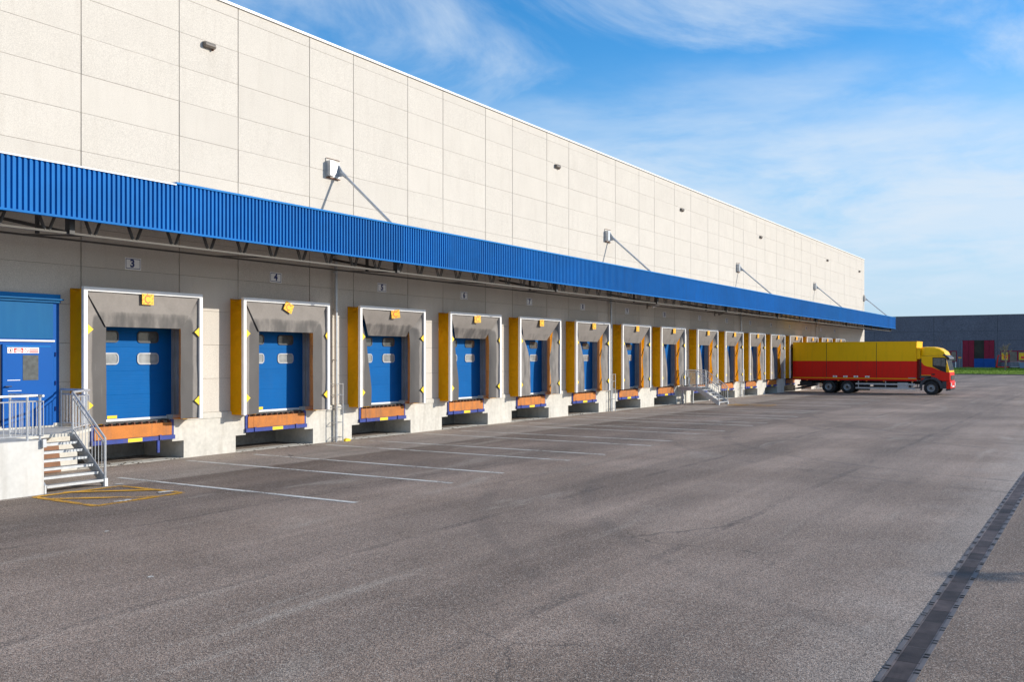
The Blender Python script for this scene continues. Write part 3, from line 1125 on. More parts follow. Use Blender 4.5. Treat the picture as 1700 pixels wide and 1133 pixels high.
# ------------------------------------------------------------------ canopy
cy = -3.03
CZ0, CZ1 = 5.50, 6.66
CX0, CX1 = XL + 1, 101.2
can = thing('canopy', 'long blue corrugated canopy over the loading docks', 'canopy', (0, 0, 0))


def fascia(x0, x1, name='fascia_sheet'):
    pitch = 0.1145
    prof = []
    x = x0
    while x < x1 - 1e-6:
        prof += [(x, 0.0), (x + 0.045, 0.0), (x + 0.053, 0.037), (x + 0.105, 0.037), (x + pitch - 0.001, 0.0)]
        x += pitch
    prof = [(min(p, x1), q) for p, q in prof]
    n = len(prof)
    vs = [(p, cy - q, CZ0 + 0.05) for p, q in prof] + [(p, cy - q, CZ1 - 0.05) for p, q in prof]
    fs = [(i, i + 1, n + i + 1, n + i) for i in range(n - 1)]
    return MB().add(vs, fs).build(name, 'blue_sheet', can)


seg = 6.87
x = CX0
while x < CX1 - 0.5:
    fascia(x, min(x + seg, CX1))
    x += seg
for (a, b, dz, mt) in ((CX0, 14.30, -0.03, 'white_metal'), (14.302, CX1, 0.0, 'blue_trim')):
    MB().box(a, b, cy - 0.062, cy + 0.12, CZ1 - 0.05 + dz, CZ1 - 0.005 + dz * 1.5).build('top_trim', mt, can)
MB().box(CX0, CX1, cy - 0.058, cy + 0.02, CZ0 + 0.005, CZ0 + 0.05).build('bottom_trim', 'blue_sheet', can)
# end return
MB().box(CX1 - 0.03, CX1, cy + 0.021, -0.02, CZ0, CZ1 - 0.06).build('end_sheet', 'blue_sheet', can)
MB().box(CX0, CX1 - 0.04, cy + 0.06, -0.01, 6.08, 6.13).build('canopy_roof', 'brown_under', can)
for (y, z, w) in ((-2.62, 5.27, 0.05), (-1.1, 5.34, 0.03)):
    MB().box(CX0, CX1 - 0.1, y - w / 2, y + w / 2, z - 0.022, z + 0.022).build('truss_chord', 'truss', can)
MB().box(CX0, CX1 - 0.1, -2.66, -2.58, 6.0, 6.079).build('truss_chord', 'truss', can)
MB().box(CX0, CX1 - 0.1, -0.09, -0.01, 5.99, 6.079).build('wall_rail', 'truss', can)
vb = MB()
for s in (-1, 1):
    for dy in (-0.028, 0.028):
        vb.beam((s * 0.05, dy, 5.29), (s * 0.34, dy, 6.0), 0.016, 0.032)
vb_me = vb.mesh('truss_brace', 'truss')
pz = 11.49 - 1.035 * 14
k = 0
while pz < CX1 - 0.5:
    if pz > CX0 + 0.4:
        place('truss_brace', vb_me, can, (pz, -2.62, 0))
        if k % 5 == 0:
            MB().beam((pz + 0.3, -2.60, 5.29), (pz - 0.7, -1.10, 5.34), 0.03, 0.03).build('cross_tie', 'truss', can)
    pz += 1.035
    k += 1
hang = MB().box(-0.035, 0.035, -2.66, -0.01, 5.93, 6.07).box(-0.03, 0.03, -1.5, -1.42, 5.35, 5.93)
hang.box(-0.06, 0.06, -2.70, -2.54, 5.25, 5.93)
hang.beam((0, -2.6, 5.28), (0, -0.02, 5.80), 0.05, 0.07)
hang_me = hang.mesh('cross_beam', 'dark_steel')
for xx in (12.0, 22.75, 32.6, 42.45, 52.3, 62.2, 72.0, 81.9, 91.7, 101.0):
    place('cross_beam', hang_me, can, (xx, 0, 0))
# strut rods back to the wall
STR = [3.2, 22.78, 42.5, 62.2, 81.95, 101.3]
rod_me = MB().bar((0.24, -0.16, -0.05), (0.24, -2.9, -2.45), 0.045, 10).bar((0.24, -0.20, -0.085), (0.24, -0.36, -0.225), 0.058, 10).mesh('tie_rod', 'galv')
brk = MB().box(-0.30, -0.10, -0.20, -0.031, -0.24, 0.24)
brk.box(-0.10, 0.28, -0.055, -0.031, -0.24, 0.24)
brk.prism([(-0.031 - 0.025, 0.20), (-0.031 - 0.025, -0.2), (-0.26, -0.19), (-0.25, -0.08)], 'x', 0.225, 0.255)
brk.box(-0.12, -0.07, -0.060, -0.0551, -0.20, 0.2)
brk_me = brk.mesh('wall_bracket', 'galv')
bp_me = MB().box(-0.32, 0.30, -0.03, -0.004, -0.29, 0.33).mesh('back_plate', 'panel')
lip = MB().box(-0.32, 0.30, -0.05, -0.0301, 0.318, 0.332).mesh('plate_lip', 'rust')
lip2 = MB().box(-0.32, 0.30, -0.07, -0.0301, -0.30, -0.275).mesh('plate_lip', 'rust')
for xx in STR:
    r_ = place('tie_rod', rod_me, can, (xx, 0, 8.66))
    place('wall_bracket', brk_me, r_)
    place('back_plate', bp_me, r_)
    place('plate_lip', lip, r_)
    place('plate_lip', lip2, r_)

# ------------------------------------------------------------------ wall floodlights high up
fl_names = ['nearest wall floodlight, largest, high on the cream wall at the upper left', 'second nearest floodlight high on the cream wall',
            'third nearest floodlight high on the cream wall', 'fourth nearest floodlight high on the cream wall',
            'fifth nearest floodlight high on the cream wall', 'tiny floodlight by the far corner high on the wall']
for xx, lb in zip((17.82, 37.38, 52.17, 67.04, 86.23, 99.06), fl_names):
    t = thing('wall_floodlight', lb, 'floodlight', (xx, -0.004, 11.24), 'floodlights along the top of the wall')
    b = MB().prism([(-0.0, 0.10), (-0.14, 0.075), (-0.17, -0.03), (-0.12, -0.10), (-0.0, -0.10)], 'x', -0.19, 0.19).build('lamp_housing', 'mud', t)
    bevel(b, 0.012)
    MB().box(-0.16, 0.165, -0.155, -0.142, 0.005, 0.07).build('lamp_glass', 'dark_steel', t)
    MB().box(0.12, 0.15, -0.10, -0.02, -0.15, -0.101).build('cable_gland', 'rust', t)
    t.scale = (0.95, 0.8, 0.78)

# security cameras
for xx, lb in ((47.3, 'white bullet security camera on the wall between plates 9 and 10'), (57.7, 'small security camera on the wall between plates 11 and 12')):
    t = thing('security_camera', lb, 'camera', (xx, -0.005, 5.44), 'security cameras under the canopy')
    MB().box(-0.05, 0.05, -0.03, 0, -0.16, 0.14).build('mount_plate', 'mud', t)
    MB().bar((0, -0.03, 0), (0.06, -0.22, 0.02), 0.025).build('mount_arm', 'mud', t)
    b = MB().cbox((0.3, -0.34, 0.0), (0.52, 0.13, 0.13), Matrix.Rotation(R(-14), 3, 'Y') @ Matrix.Rotation(R(-18), 3, 'Z')).build('camera_body', 'sign_white' if xx < 50 else 'mud', t)
    bevel(b, 0.02)

# ------------------------------------------------------------------ downpipes with guards
pipe_names = {22.81: 'grey downpipe with steel ladder guard between bays 4 and 5', 42.66: 'grey downpipe between bays 8 and 9',
              62.44: 'grey downpipe between bays 12 and 13, beyond the far stairs', 82.12: 'grey downpipe above the truck box'}
for xx, lb in pipe_names.items():
    t = thing('downpipe', lb, 'downpipe', (xx, 0, 0), 'downpipes on the dock wall')
    MB().bar((0, -0.125, 0.02), (0, -0.125, 5.95), 0.052, 12).build('pipe', 'galv', t, smooth=False)
    for z in (2.6, 4.2, 5.4):
        MB().bar((0, -0.125, z - 0.02), (0, -0.125, z + 0.02), 0.068, 12).box(-0.015, 0.015, -0.06, -0.004, z - 0.015, z + 0.015).build('pipe_clip', 'galv', t)
    gd = MB()
    for sx in (-0.17, 0.13):
        for yy in (-0.30,):
            gd.bar((sx, yy, 0.0), (sx, yy, 1.86), 0.018, 8)
    for z in (0.15, 0.62, 1.10, 1.50, 1.84):
        gd.bar((-0.17, -0.30, z), (-0.17, -0.056, z), 0.014, 6).bar((0.13, -0.30, z), (0.13, -0.056, z), 0.014, 6).bar((-0.17, -0.3, z), (0.13, -0.3, z), 0.010, 6)
    gd.build('pipe_guard', 'galv', t)

# ------------------------------------------------------------------ personnel door left
pd = thing('entrance_door', 'blue steel entrance door with red and white safety notice', 'door', (12.68, 0, 1.09))
DL, DR = -0.73, 0.74
MB().box(DL - 3.0, DR, -0.035, -0.002, 0, 2.93).build('door_panel', 'blue_door', pd)
MB().box(DL - 3.0, DR - 0.16, -0.055, -0.0352, 2.03, 2.86).build('transom_panel', 'blue_lite', pd)
MB().box(DL - 3.0, DR - 0.13, -0.075, -0.0353, 1.96, 2.0).build('transom_bar', 'white_metal', pd)
MB().box(DL - 3.0, DR, -0.10, -0.036, 2.875, 2.925).box(DL - 3.0, DR + 0.05, -0.15, -0.01, 2.931, 2.965).build('door_hood', 'blue_lite', pd)
MB().box(DL - 3.0, DR + 0.02, -0.06, -0.003, 2.966, 3.07).build('door_hood', 'blue_trim', pd)
leaf = bevel(MB().box(DL + 0.09, DR - 0.16, -0.075, -0.0354, 0.02, 1.90).build('door_leaf', 'blue_door', pd), 0.012)
for (a, b, c_, d_) in ((DL + 0.16, DR - 0.24, 1.84, 1.865),):
    MB().box(a, b, -0.082, -0.0751, c_, d_).build('leaf_moulding', 'blue_trim', leaf)
MB().box(DL + 0.56, DL + 0.93, -0.081, -0.0752, 1.08, 1.65).build('door_window', 'glass', leaf)
MB().box(DL + 0.005, DL + 0.075, -0.045, -0.0352, 0.0, 1.88).build('dark_gap', 'black', pd)
MB().bar((DL + 0.13, -0.13, 0.95), (DL + 0.27, -0.13, 0.95), 0.012).bar((DL + 0.14, -0.075, 0.95), (DL + 0.14, -0.13, 0.95), 0.012).build('door_handle', 'dark_steel', leaf)
for z in (0.35, 0.95, 1.62):
    MB().bar((DR - 0.10, -0.05, z), (DR - 0.10, -0.05, z + 0.10), 0.012).build('door_hinge', 'navy', pd)
for (x0, z0, w) in ((DL + 0.2, 1.08, 0.30), (DL + 0.21, 0.84, 0.32)):
    MB().box(x0, x0 + w, -0.0768, -0.0753, z0, z0 + 0.014).build('scratch_mark', 'sign_white', leaf)
nt_ = thing('safety_notice', 'red and white safety notice with prohibition signs on the blue door', 'notice', (12.68 + DL + 0.56, -0.078, 1.09 + 1.76))
MB().box(-0.36, 0.38, -0.006, 0, -0.065, 0.065).build('notice_board', 'sign_white', nt_)


def flat_ring(cx, cz, r0, r1, y, n=20):
    m = MB()
    for i in range(n):
        a0, a1 = 2 * math.pi * i / n, 2 * math.pi * (i + 1) / n
        m.add([(cx + r * math.cos(a), y, cz + r * math.sin(a)) for r, a in ((r0, a0), (r0, a1), (r1, a1), (r1, a0))], [(0, 1, 2, 3)])
    return m


flat_ring(-0.285, 0, 0.042, 0.055, -0.0072).build('prohibition_ring', 'red', nt_)
flat_ring(0.085, 0, 0.042, 0.052, -0.0072).add([(0.05, -0.0072, 0.028), (0.058, -0.0072, 0.036), (0.12, -0.0072, -0.028), (0.112, -0.0072, -0.036)], [(0, 1, 2, 3)]).build('prohibition_ring', 'red', nt_)
MB().box(-0.30, -0.27, -0.0074, -0.0061, -0.03, 0.025).build('hand_pictogram', 'black', nt_)
MB().box(-0.21, 0.01, -0.0075, -0.0062, -0.052, 0.052).build('red_block', 'red', nt_)
wl_ = MB()
for z, w in ((0.033, 0.05), (0.008, 0.075), (-0.02, 0.095), (-0.041, 0.06)):
    wl_.box(-0.10 - w, -0.10 + w, -0.0086, -0.0076, z - 0.006, z + 0.006)
wl_.build('text_line', 'sign_white', nt_)
rl = MB()
for z in (0.035, 0.012, -0.01, -0.03, -0.047):
    rl.box(0.15, 0.365, -0.0075, -0.0062, z - 0.006, z + 0.006)
rl.build('text_line', 'red', nt_)


# ------------------------------------------------------------------ stairs and platforms
def railing(parent, path, z, post_at=(), h=0.87, bal=0.115, top_r=0.026, mat='rail_steel', low=0.09):
    """path: two points (x,y); level guard rail with balusters"""
    (x0, y0), (x1, y1) = path
    L = math.hypot(x1 - x0, y1 - y0)

    def P(t, zz):
        return (x0 + (x1 - x0) * t, y0 + (y1 - y0) * t, zz)
    r = MB().bar(P(0, z + h), P(1, z + h), top_r, 10).build('handrail', mat, parent)
    m = MB()
    m.bar(P(0, z + h - 0.11), P(1, z + h - 0.11), 0.013, 6).bar(P(0, z + low), P(1, z + low), 0.013, 6)
    k = max(2, int(L / bal))
    for i in range(k + 1):
        t = i / k
        m.bar(P(t, z + low), P(t, z + h - 0.11), 0.008, 6)
    m.build('balusters', mat, parent)
    for t in post_at:
        MB().bar(P(t, z - 0.10), P(t, z + h), 0.024, 8).build('rail_post', mat, parent)


def stair(parent, x0, x1, ytop, ybot, ztop, nst, left_rail, mat='galv'):
    rise = ztop / (nst + 1)
    run = (ytop - ybot) / nst
    for i in range(nst):
        z = ztop - rise * (i + 1)
        y = ytop - run * i
        m = MB().box(x0 + 0.04, x1 - 0.04, y - run - 0.05, y - 0.0, z - 0.028, z)
        m.box(x0 + 0.04, x1 - 0.04, y - run - 0.062, y - run - 0.0501, z - 0.045, z + 0.004)
        m.build('stair_tread', mat, parent)
    for xx in (x0, x1):
        poly = [(ytop + 0.05, ztop + 0.0), (ytop + 0.05, ztop - 0.2), (ybot + 0.02, 0.0), (ybot - 0.075, 0.0), (ybot - 0.075, 0.17), (ytop - 0.08, ztop + 0.0)]
        MB().prism(poly, 'x', xx - 0.02, xx + 0.02).build('stair_stringer', 'galv', parent)
    for xx in ((x0, x1) if left_rail else (x1,)):
        a, b = Vector((xx, ytop - 0.02, ztop + 0.90)), Vector((xx, ybot - 0.04, 1.0))
        MB().bar(a, b, 0.026, 10).build('handrail', 'rail_steel', parent)
        dz = Vector((0, 0, -0.13))
        m = MB().bar(a + dz, b + dz, 0.016, 6)
        lo = Vector((0, 0, -0.80))
        m.bar(a + lo, b + lo, 0.013, 6)
        for i in range(1, 10):
            t = i / 10
            p = a.lerp(b, t)
            m.bar(p + dz, p + lo, 0.008, 6)
        m.build('balusters', 'rail_steel', parent)
        MB().bar(a, (a.x, a.y, ztop - 0.1), 0.026, 8).build('rail_post', 'rail_steel', parent)
        MB().bar(b, (b.x, b.y, 0.12), 0.026, 8).build('rail_post', 'rail_steel', parent)
        MB().box(xx - 0.035, xx + 0.035, ybot - 0.085, ybot - 0.015, 0.0, 0.165).build('foot_block', 'white_metal', parent)


# near platform
pl = thing('entrance_platform', 'white concrete platform with railing in front of the blue entrance door', 'platform', (0, 0, 0))
MB().box(-4, 11.05, -3.22, -0.06, -0.02, 1.07).build('platform_base', 'plaster', pl)
MB().prism([(11.052, -0.06), (11.052, -2.02), (12.46, -2.02), (13.5, -1.14), (13.5, -0.06)], 'z', 1.0, 1.068).build('landing_slab', 'concrete', pl)
railing(pl, ((-3.9, -3.14), (10.98, -3.14)), 1.07, [0.0, 0.2, 0.4, 0.6, 0.8, 0.985])
railing(pl, ((10.99, -3.30), (10.99, -2.14)), 1.07, [0.10, 0.985])
railing(pl, ((13.45, -0.06), (13.45, -1.12)), 1.07, [0.02, 0.92])
railing(pl, ((13.43, -1.16), (12.5, -1.98)), 1.07, [])
stair(pl, 11.10, 12.44, -2.03, -3.12, 1.05, 6, False)
MB().box(10.985, 11.055, -3.30, -3.225, 0.93, 1.09).build('rail_bracket', 'galv', pl)
bd = tag(MB().box(0, 0.92, -0.035, 0, 0, 0.62).build('board', 'wood', None, (12.45, -0.16, 0.01)), 'brown board leaning on the concrete wall behind the near stairs', 'board')
bd.rotation_euler = (R(-9), 0, 0)

# far stairs
fs_ = thing('steel_stairs', 'galvanised steel stairs and landing between two far docks', 'stairs', (0, 0, 0))
MB().box(51.45, 53.05, -1.20, -0.06, 0.95, 1.0).box(51.45, 51.5, -1.20, -0.06, 0.78, 0.9499).box(53.0, 53.05, -1.20, -0.06, 0.78, 0.9499).build('landing_plate', 'galv', fs_)
for xx in (51.5, 53.0):
    MB().box(xx - 0.06, xx + 0.06, -0.42, -0.3, 0.0, 0.779).build('support_post', 'galv', fs_)
    railing(fs_, ((xx, -0.06), (xx, -1.18)), 1.0, [0.0, 0.98], 0.93)
stair(fs_, 51.52, 52.98, -1.20, -2.45, 1.0, 5, True)
bin_ = thing('waste_bin', 'small grey bin on the landing of the far steel stairs', 'bin', (52.3, -0.3, 1.0))
bevel(MB().prism([(-0.13, 0), (0.13, 0), (0.16, 0.5), (-0.16, 0.5)], 'y', -0.15, 0.15).build('bin_body', 'grey_box', bin_), 0.015)
bevel(MB().box(-0.18, 0.18, -0.17, 0.17, 0.501, 0.54).build('bin_lid', 'grey_plastic', bin_), 0.01)

# ------------------------------------------------------------------ drain channel
dr = thing('drain_channel', 'slotted iron drain channel running across the asphalt', 'drain', (0, DRY, 0))
gm = MB()
GL = 0.5
for i in range(17):
    xx = 0.010 + i * 0.0293
    gm.box(xx, xx + 0.0135, -0.088, 0.088, -0.03, 0.004)
gm.box(0.003, GL - 0.003, -0.104, -0.0881, -0.03, 0.006).box(0.003, GL - 0.003, 0.0881, 0.104, -0.03, 0.006)
gr_me = gm.mesh('drain_grate', 'cast_iron')
clip_me = MB().box(-0.012, 0.012, -0.024, 0.024, 0.009, 0.014).mesh('grate_clip', 'black')
x = 2.0
rg_ = random.Random(9)
while x < 59.9:
    g_ = place('drain_grate', gr_me, dr, (x, 0, rg_.uniform(-0.003, 0.002)))
    if 6 < x < 24:
        for cx_ in (0.21, 0.30):
            for cy_ in (-0.122, 0.122):
                place('grate_clip', clip_me, g_, (cx_, cy_, 0))
    x += GL
for s in (-1, 1):
    MB().box(2, 60, s * 0.126 - 0.020, s * 0.126 + 0.020, -0.02, 0.008).build('channel_edge', 'drain_edge', dr)
MB().box(2, 60, -0.106, 0.106, -0.16, -0.15).box(2, 60, -0.110, -0.1061, -0.15, -0.021).box(2, 60, 0.1061, 0.110, -0.15, -0.021).build('channel_trough', 'black', dr)

# lamp post standing just right of the frame; its thin shadow crosses the drain
lp = thing('lamp_post', 'tall grey yard lamp post beside the drain', 'lamp post', (24.64, -36.5, 0))

# ------------------------------------------------------------------ truck
TX = 74.43
tr = thing('box_truck', 'red and yellow box truck backed up to a loading dock', 'truck', (TX, 0, 0))
HW = 1.27
BY0, BY1 = -0.62, -9.42
BZ0, BZ1 = 1.03, 3.80
ZS = 2.40
for (z0, z1, mt, nmn) in ((BZ0 + 0.09, ZS, 'truck_red', 'cargo_box_lower'), (ZS + 0.0005, BZ1, 'truck_yellow', 'cargo_box_upper')):
    MB().box(-HW + 0.012, HW - 0.012, BY1, BY0, z0, z1).build('cargo_box', mt, tr)
seams = [BY0, -3.13, -6.69, BY1]
for s in (-1, 1):
    for i in range(3):
        a, b = seams[i] - 0.012, seams[i + 1] + 0.012
        o = MB().box(s * HW - 0.012, s * HW + 0.012, b, a, BZ0 + 0.13, ZS).build('side_panel', 'truck_red', tr)
        MB().box(s * HW - 0.012, s * HW + 0.012, b, a, ZS + 0.001, BZ1 - 0.05).build('side_panel', 'truck_yellow', tr)
    for yy in seams[1:3]:
        MB().box(s * HW - 0.012, s * HW + 0.0135, yy - 0.018, yy + 0.018, BZ0 + 0.085, BZ1 - 0.06).build('panel_seam', 'chassis', tr)
    MB().box(s * HW - 0.02, s * HW + 0.02, BY1 - 0.005, BY0, BZ1 - 0.05, BZ1 + 0.015).build('roof_rail', 'truck_yellow', tr)
    MB().box(s * HW - 0.014, s * HW + 0.014, BY1, BY0, BZ0 + 0.08, BZ0 + 0.128).build('yellow_stripe', 'truck_yellow', tr)
    MB().box(s * (HW - 0.01) - 0.02, s * (HW - 0.01) + 0.02, BY1, BY0 + 0.02, BZ0 - 0.06, BZ0 + 0.079).build('bottom_rail', 'truck_red', tr)
    for yy in (-3.75, -4.50, -5.25, -6.05):
        f_ = MB().box(s * (HW + 0.013) - 0.012, s * (HW + 0.013) + 0.012, yy - 0.15, yy + 0.15, BZ0 + 0.16, BZ0 + 0.28).build('latch_recess', 'sign_white', tr)
        MB().box(s * (HW + 0.024) - 0.008, s * (HW + 0.024) + 0.008, yy - 0.08, yy + 0.09, BZ0 + 0.185, BZ0 + 0.255).build('latch_handle', 'jamb', f_)
    for yy in (-1.7, -4.0, -7.2, -9.15, -6.0):
        MB().box(s * HW - 0.03, s * HW + 0.02, yy - 0.05, yy + 0.05, BZ0 - 0.13, BZ0 - 0.065).build('marker_lamp', 'lamp_orange', tr)
    MB().box(s * HW - 0.013, s * HW + 0.0145, -9.36, -8.86, BZ0 + 0.135, BZ0 + 0.185).build('blue_sticker', 'bluegrey', tr)
MB().box(-HW - 0.015, HW + 0.015, BY1 - 0.02, BY1 + 0.06, BZ1 - 0.06, BZ1 + 0.016).build('roof_edge', 'truck_yellow', tr)
MB().box(-HW, HW, BY1 - 0.25, BY1 - 0.021, 2.55, 3.35).build('cooling_unit', 'truck_yellow', tr)
# chassis
ch = MB().box(-0.45, -0.30, -11.3, -1.0, 0.72, 0.96).box(0.30, 0.45, -11.3, -1.0, 0.72, 0.96)
for yy in (-1.5, -2.6, -3.9, -5.5, -7.0, -8.6):
    ch.box(-0.9, 0.9, yy - 0.06, yy + 0.06, 0.86, 0.965)
for yy in (-3.27, -4.62, -10.36):
    ch.bar((-1.0, yy, 0.49), (1.0, yy, 0.49), 0.10, 8)
ch.box(-1.1, 1.1, -2.0, -1.1, 0.55, 0.85)
ch.box(-0.9, 0.9, -8.4, -6.4, 0.50, 0.72)
ch.build('chassis_frame', 'chassis', tr)


def wheel_meshes():
    prof = [(-0.15, 0.28), (-0.155, 0.40), (-0.13, 0.475), (-0.08, 0.49), (0.08, 0.49), (0.13, 0.475), (0.155, 0.40), (0.15, 0.28)]
    n = 28
    vs, fs = [], []
    for i in range(n):
        a = 2 * math.pi * i / n
        for (x_, r_) in prof:
            vs.append((x_, r_ * math.cos(a), r_ * math.sin(a)))
    k = len(prof)
    for i in range(n):
        for j in range(k - 1):
            fs.append((i * k + j, ((i + 1) % n) * k + j, ((i + 1) % n) * k + j + 1, i * k + j + 1))
    ty = MB().add(vs, fs).mesh('tyre', 'tyre')
    prof = [(-0.13, 0.29), (-0.145, 0.275), (-0.09, 0.25), (-0.06, 0.19), (-0.08, 0.12), (-0.15, 0.11), (-0.155, 0.02)]
    vs, fs = [], []
    for i in range(n):
        a = 2 * math.pi * i / n
        for (x_, r_) in prof:
            vs.append((x_, r_ * math.cos(a), r_ * math.sin(a)))
    k = len(prof)
    for i in range(n):
        for j in range(k - 1):
            fs.append((i * k + j, ((i + 1) % n) * k + j, ((i + 1) % n) * k + j + 1, i * k + j + 1))
    m = MB().add(vs, fs)
    for i in range(10):
        a = 2 * math.pi * i / 10
        m.bar((-0.06, 0.165 * math.cos(a), 0.165 * math.sin(a)), (-0.095, 0.165 * math.cos(a), 0.165 * math.sin(a)), 0.016, 6)
    return ty, m.mesh('rim', 'rim')


ty_me, rim_me = wheel_meshes()
hub_me = MB().bar((-0.17, 0, 0), (-0.05, 0, 0), 0.085, 12).mesh('hub', 'chassis')
for yy, xo in ((-3.27, 1.08), (-4.62, 1.08), (-10.36, 1.06)):
    for s in (-1, 1):
        w = place('wheel', ty_me, tr, (s * xo, yy, 0.49))
        if s > 0:
            w.rotation_euler = (0, 0, math.pi)
        place('rim', rim_me, w)
        place('hub', hub_me, w)
        if yy > -5:
            w2 = place('wheel', ty_me, tr, (s * (xo - 0.33), yy, 0.49))
    if yy > -5:
        for s in (-1, 1):
            md = MB()
            for i in range(9):
                a0, a1 = R(20 + 140 * i / 9), R(20 + 140 * (i + 1) / 9)
                md.add([(s * 0.70, yy + 0.56 * math.cos(a0), 0.49 + 0.56 * math.sin(a0)), (s * 1.24, yy + 0.56 * math.cos(a0), 0.49 + 0.56 * math.sin(a0)),
                        (s * 1.24, yy + 0.56 * math.cos(a1), 0.49 + 0.56 * math.sin(a1)), (s * 0.70, yy + 0.56 * math.cos(a1), 0.49 + 0.56 * math.sin(a1))], [(0, 1, 2, 3)])
            md.build('mudguard', 'grey_plastic', tr)
for s in (-1, 1):
    for z in (0.73, 0.42):
        MB().box(s * 1.20 - 0.02, s * 1.20 + 0.02, -9.3, -5.2, z - 0.055, z + 0.055).build('side_guard', 'galv', tr)
    for yy in (-5.4, -7.3, -9.1):
        MB().box(s * 1.17 - 0.012, s * 1.17 + 0.012, yy - 0.03, yy + 0.03, 0.42, 0.95).build('guard_post', 'galv', tr)
    bevel(MB().box(s * 1.06 - 0.10, s * 1.06 + 0.10, -8.85, -8.1, 0.42, 0.85).build('tool_box', 'galv', tr), 0.03)
MB().bar((-0.7, -6.1, 0.48), (-0.7, -5.3, 0.48), 0.24, 14).build('air_tank', 'chassis', tr)
MB().beam((-1.05, -0.75, 0.28), (-1.05, -1.9, 0.55), 0.08, 0.10).beam((1.05, -0.75, 0.28), (1.05, -1.9, 0.55), 0.08, 0.10).box(-1.15, 1.15, -0.9, -0.6, 0.24, 0.30).build('tail_lift', 'chassis', tr)
MB().box(-1.2, 1.2, -1.05, -0.95, 0.48, 0.62).build('rear_bumper', 'chassis', tr)
for s in (-1, 1):
    MB().bar((s * 0.9, -1.15, 0.62), (s * 0.9, -1.15, 0.95), 0.05, 8).build('lift_cylinder', 'rim', tr)

# cab (front towards -Y)
CB = 1.22


def cab_paint():
    m = material('cab two tone paint', (1, 1, 1), 0.38, spec=0.25)
    nt = m.node_tree
    n, l = nt.nodes, nt.links
    b = n['Principled BSDF']
    t = n.new('ShaderNodeTexCoord')
    s = n.new('ShaderNodeSeparateXYZ')
    l.new(t.outputs['Object'], s.inputs[0])
    mr = n.new('ShaderNodeMapRange')
    mr.inputs['From Min'].default_value = -9.6
    mr.inputs['From Max'].default_value = -12.0
    l.new(s.outputs[1], mr.inputs['Value'])
    cr = n.new('ShaderNodeValToRGB')
    pts = [(0.0, 2.50), (0.12, 2.12), (0.2, 2.03), (0.36, 1.96), (0.6, 1.70), (0.75, 1.62), (1.0, 1.62)]
    el = cr.color_ramp.elements
    el[0].position, el[0].color = pts[0][0], [pts[0][1] / 4] * 3 + [1]
    el[1].position, el[1].color = pts[-1][0], [pts[-1][1] / 4] * 3 + [1]
    for p, v in pts[1:-1]:
        e = el.new(p)
        e.color = [v / 4] * 3 + [1]
    l.new(mr.outputs[0], cr.inputs[0])
    mz = n.new('ShaderNodeMath')
    mz.operation = 'DIVIDE'
    mz.inputs[1].default_value = 4
    l.new(s.outputs[2], mz.inputs[0])
    gt = n.new('ShaderNodeMath')
    gt.operation = 'GREATER_THAN'
    l.new(mz.outputs[0], gt.inputs[0])
    l.new(cr.outputs[0], gt.inputs[1])
    mx = n.new('ShaderNodeMixRGB')
    mx.inputs[1].default_value = (0.76, 0.018, 0.008, 1)
    mx.inputs[2].default_value = (0.98, 0.54, 0.001, 1)
    l.new(gt.outputs[0], mx.inputs[0])
    l.new(mx.outputs[0], b.inputs['Base Color'])
    return m


MAT['cab'] = cab_paint()
wheel_arch = [(-10.36 + 0.62 * math.cos(R(a)), 0.52 + 0.62 * math.sin(R(a))) for a in range(20, 161, 14)]
prof = [(-9.66, 0.85), (-9.66, 2.78), (-11.27, 2.78), (-11.45, 2.62), (-11.80, 1.72), (-11.86, 1.55), (-11.88, 0.95), (-11.2, 0.90)] + [p for p in reversed([(y, z) for y, z in wheel_arch if True])]
prof = [(-9.66, 0.95), (-9.66, 2.78), (-11.27, 2.78), (-11.45, 2.62), (-11.80, 1.72), (-11.86, 1.55), (-11.88, 1.0), (-11.1, 0.98)] + [(-10.36 + 0.66 * math.cos(R(a)), 0.52 + 0.66 * math.sin(R(a))) for a in range(140, 40, -100)] + [(-10.75, 1.16), (-10.36, 1.24), (-9.95, 1.16)]
cabb = bevel(MB().prism(prof[:8] + prof[-3:], 'x', -CB, CB).build('cab_body', 'cab', tr), 0.05, 3)
# roof fairing
rf = MB()
fp = [(-9.70, 2.79), (-9.70, 3.38), (-10.0, 3.43), (-10.5, 3.42), (-10.9, 3.32), (-11.2, 3.10), (-11.42, 2.83), (-11.42, 2.79)]
n_ = len(fp)
vs = []
secs = [(-CB, 0.0), (-CB + 0.01, 0.78), (-CB + 0.10, 0.93), (-CB + 0.35, 1.0), (CB - 0.35, 1.0), (CB - 0.10, 0.93), (CB - 0.01, 0.78), (CB, 0.0)]
for (x_, k_) in secs:
    for (y_, z_) in fp:
        vs.append((x_, y_, 2.79 + (z_ - 2.79) * k_))
fs = []
for i in range(len(secs) - 1):
    for j in range(n_ - 1):
        fs.append((i * n_ + j, i * n_ + j + 1, (i + 1) * n_ + j + 1, (i + 1) * n_ + j))
rf.add(vs, fs).build('roof_fairing', 'truck_yellow', tr, smooth=True)
MB().prism([(-11.10, 2.82), (-11.25, 2.92), (-11.78, 2.66), (-11.83, 2.56), (-11.70, 2.60), (-11.40, 2.74)], 'x', -CB - 0.02, CB + 0.02).build('sun_visor', 'grey_plastic', tr)
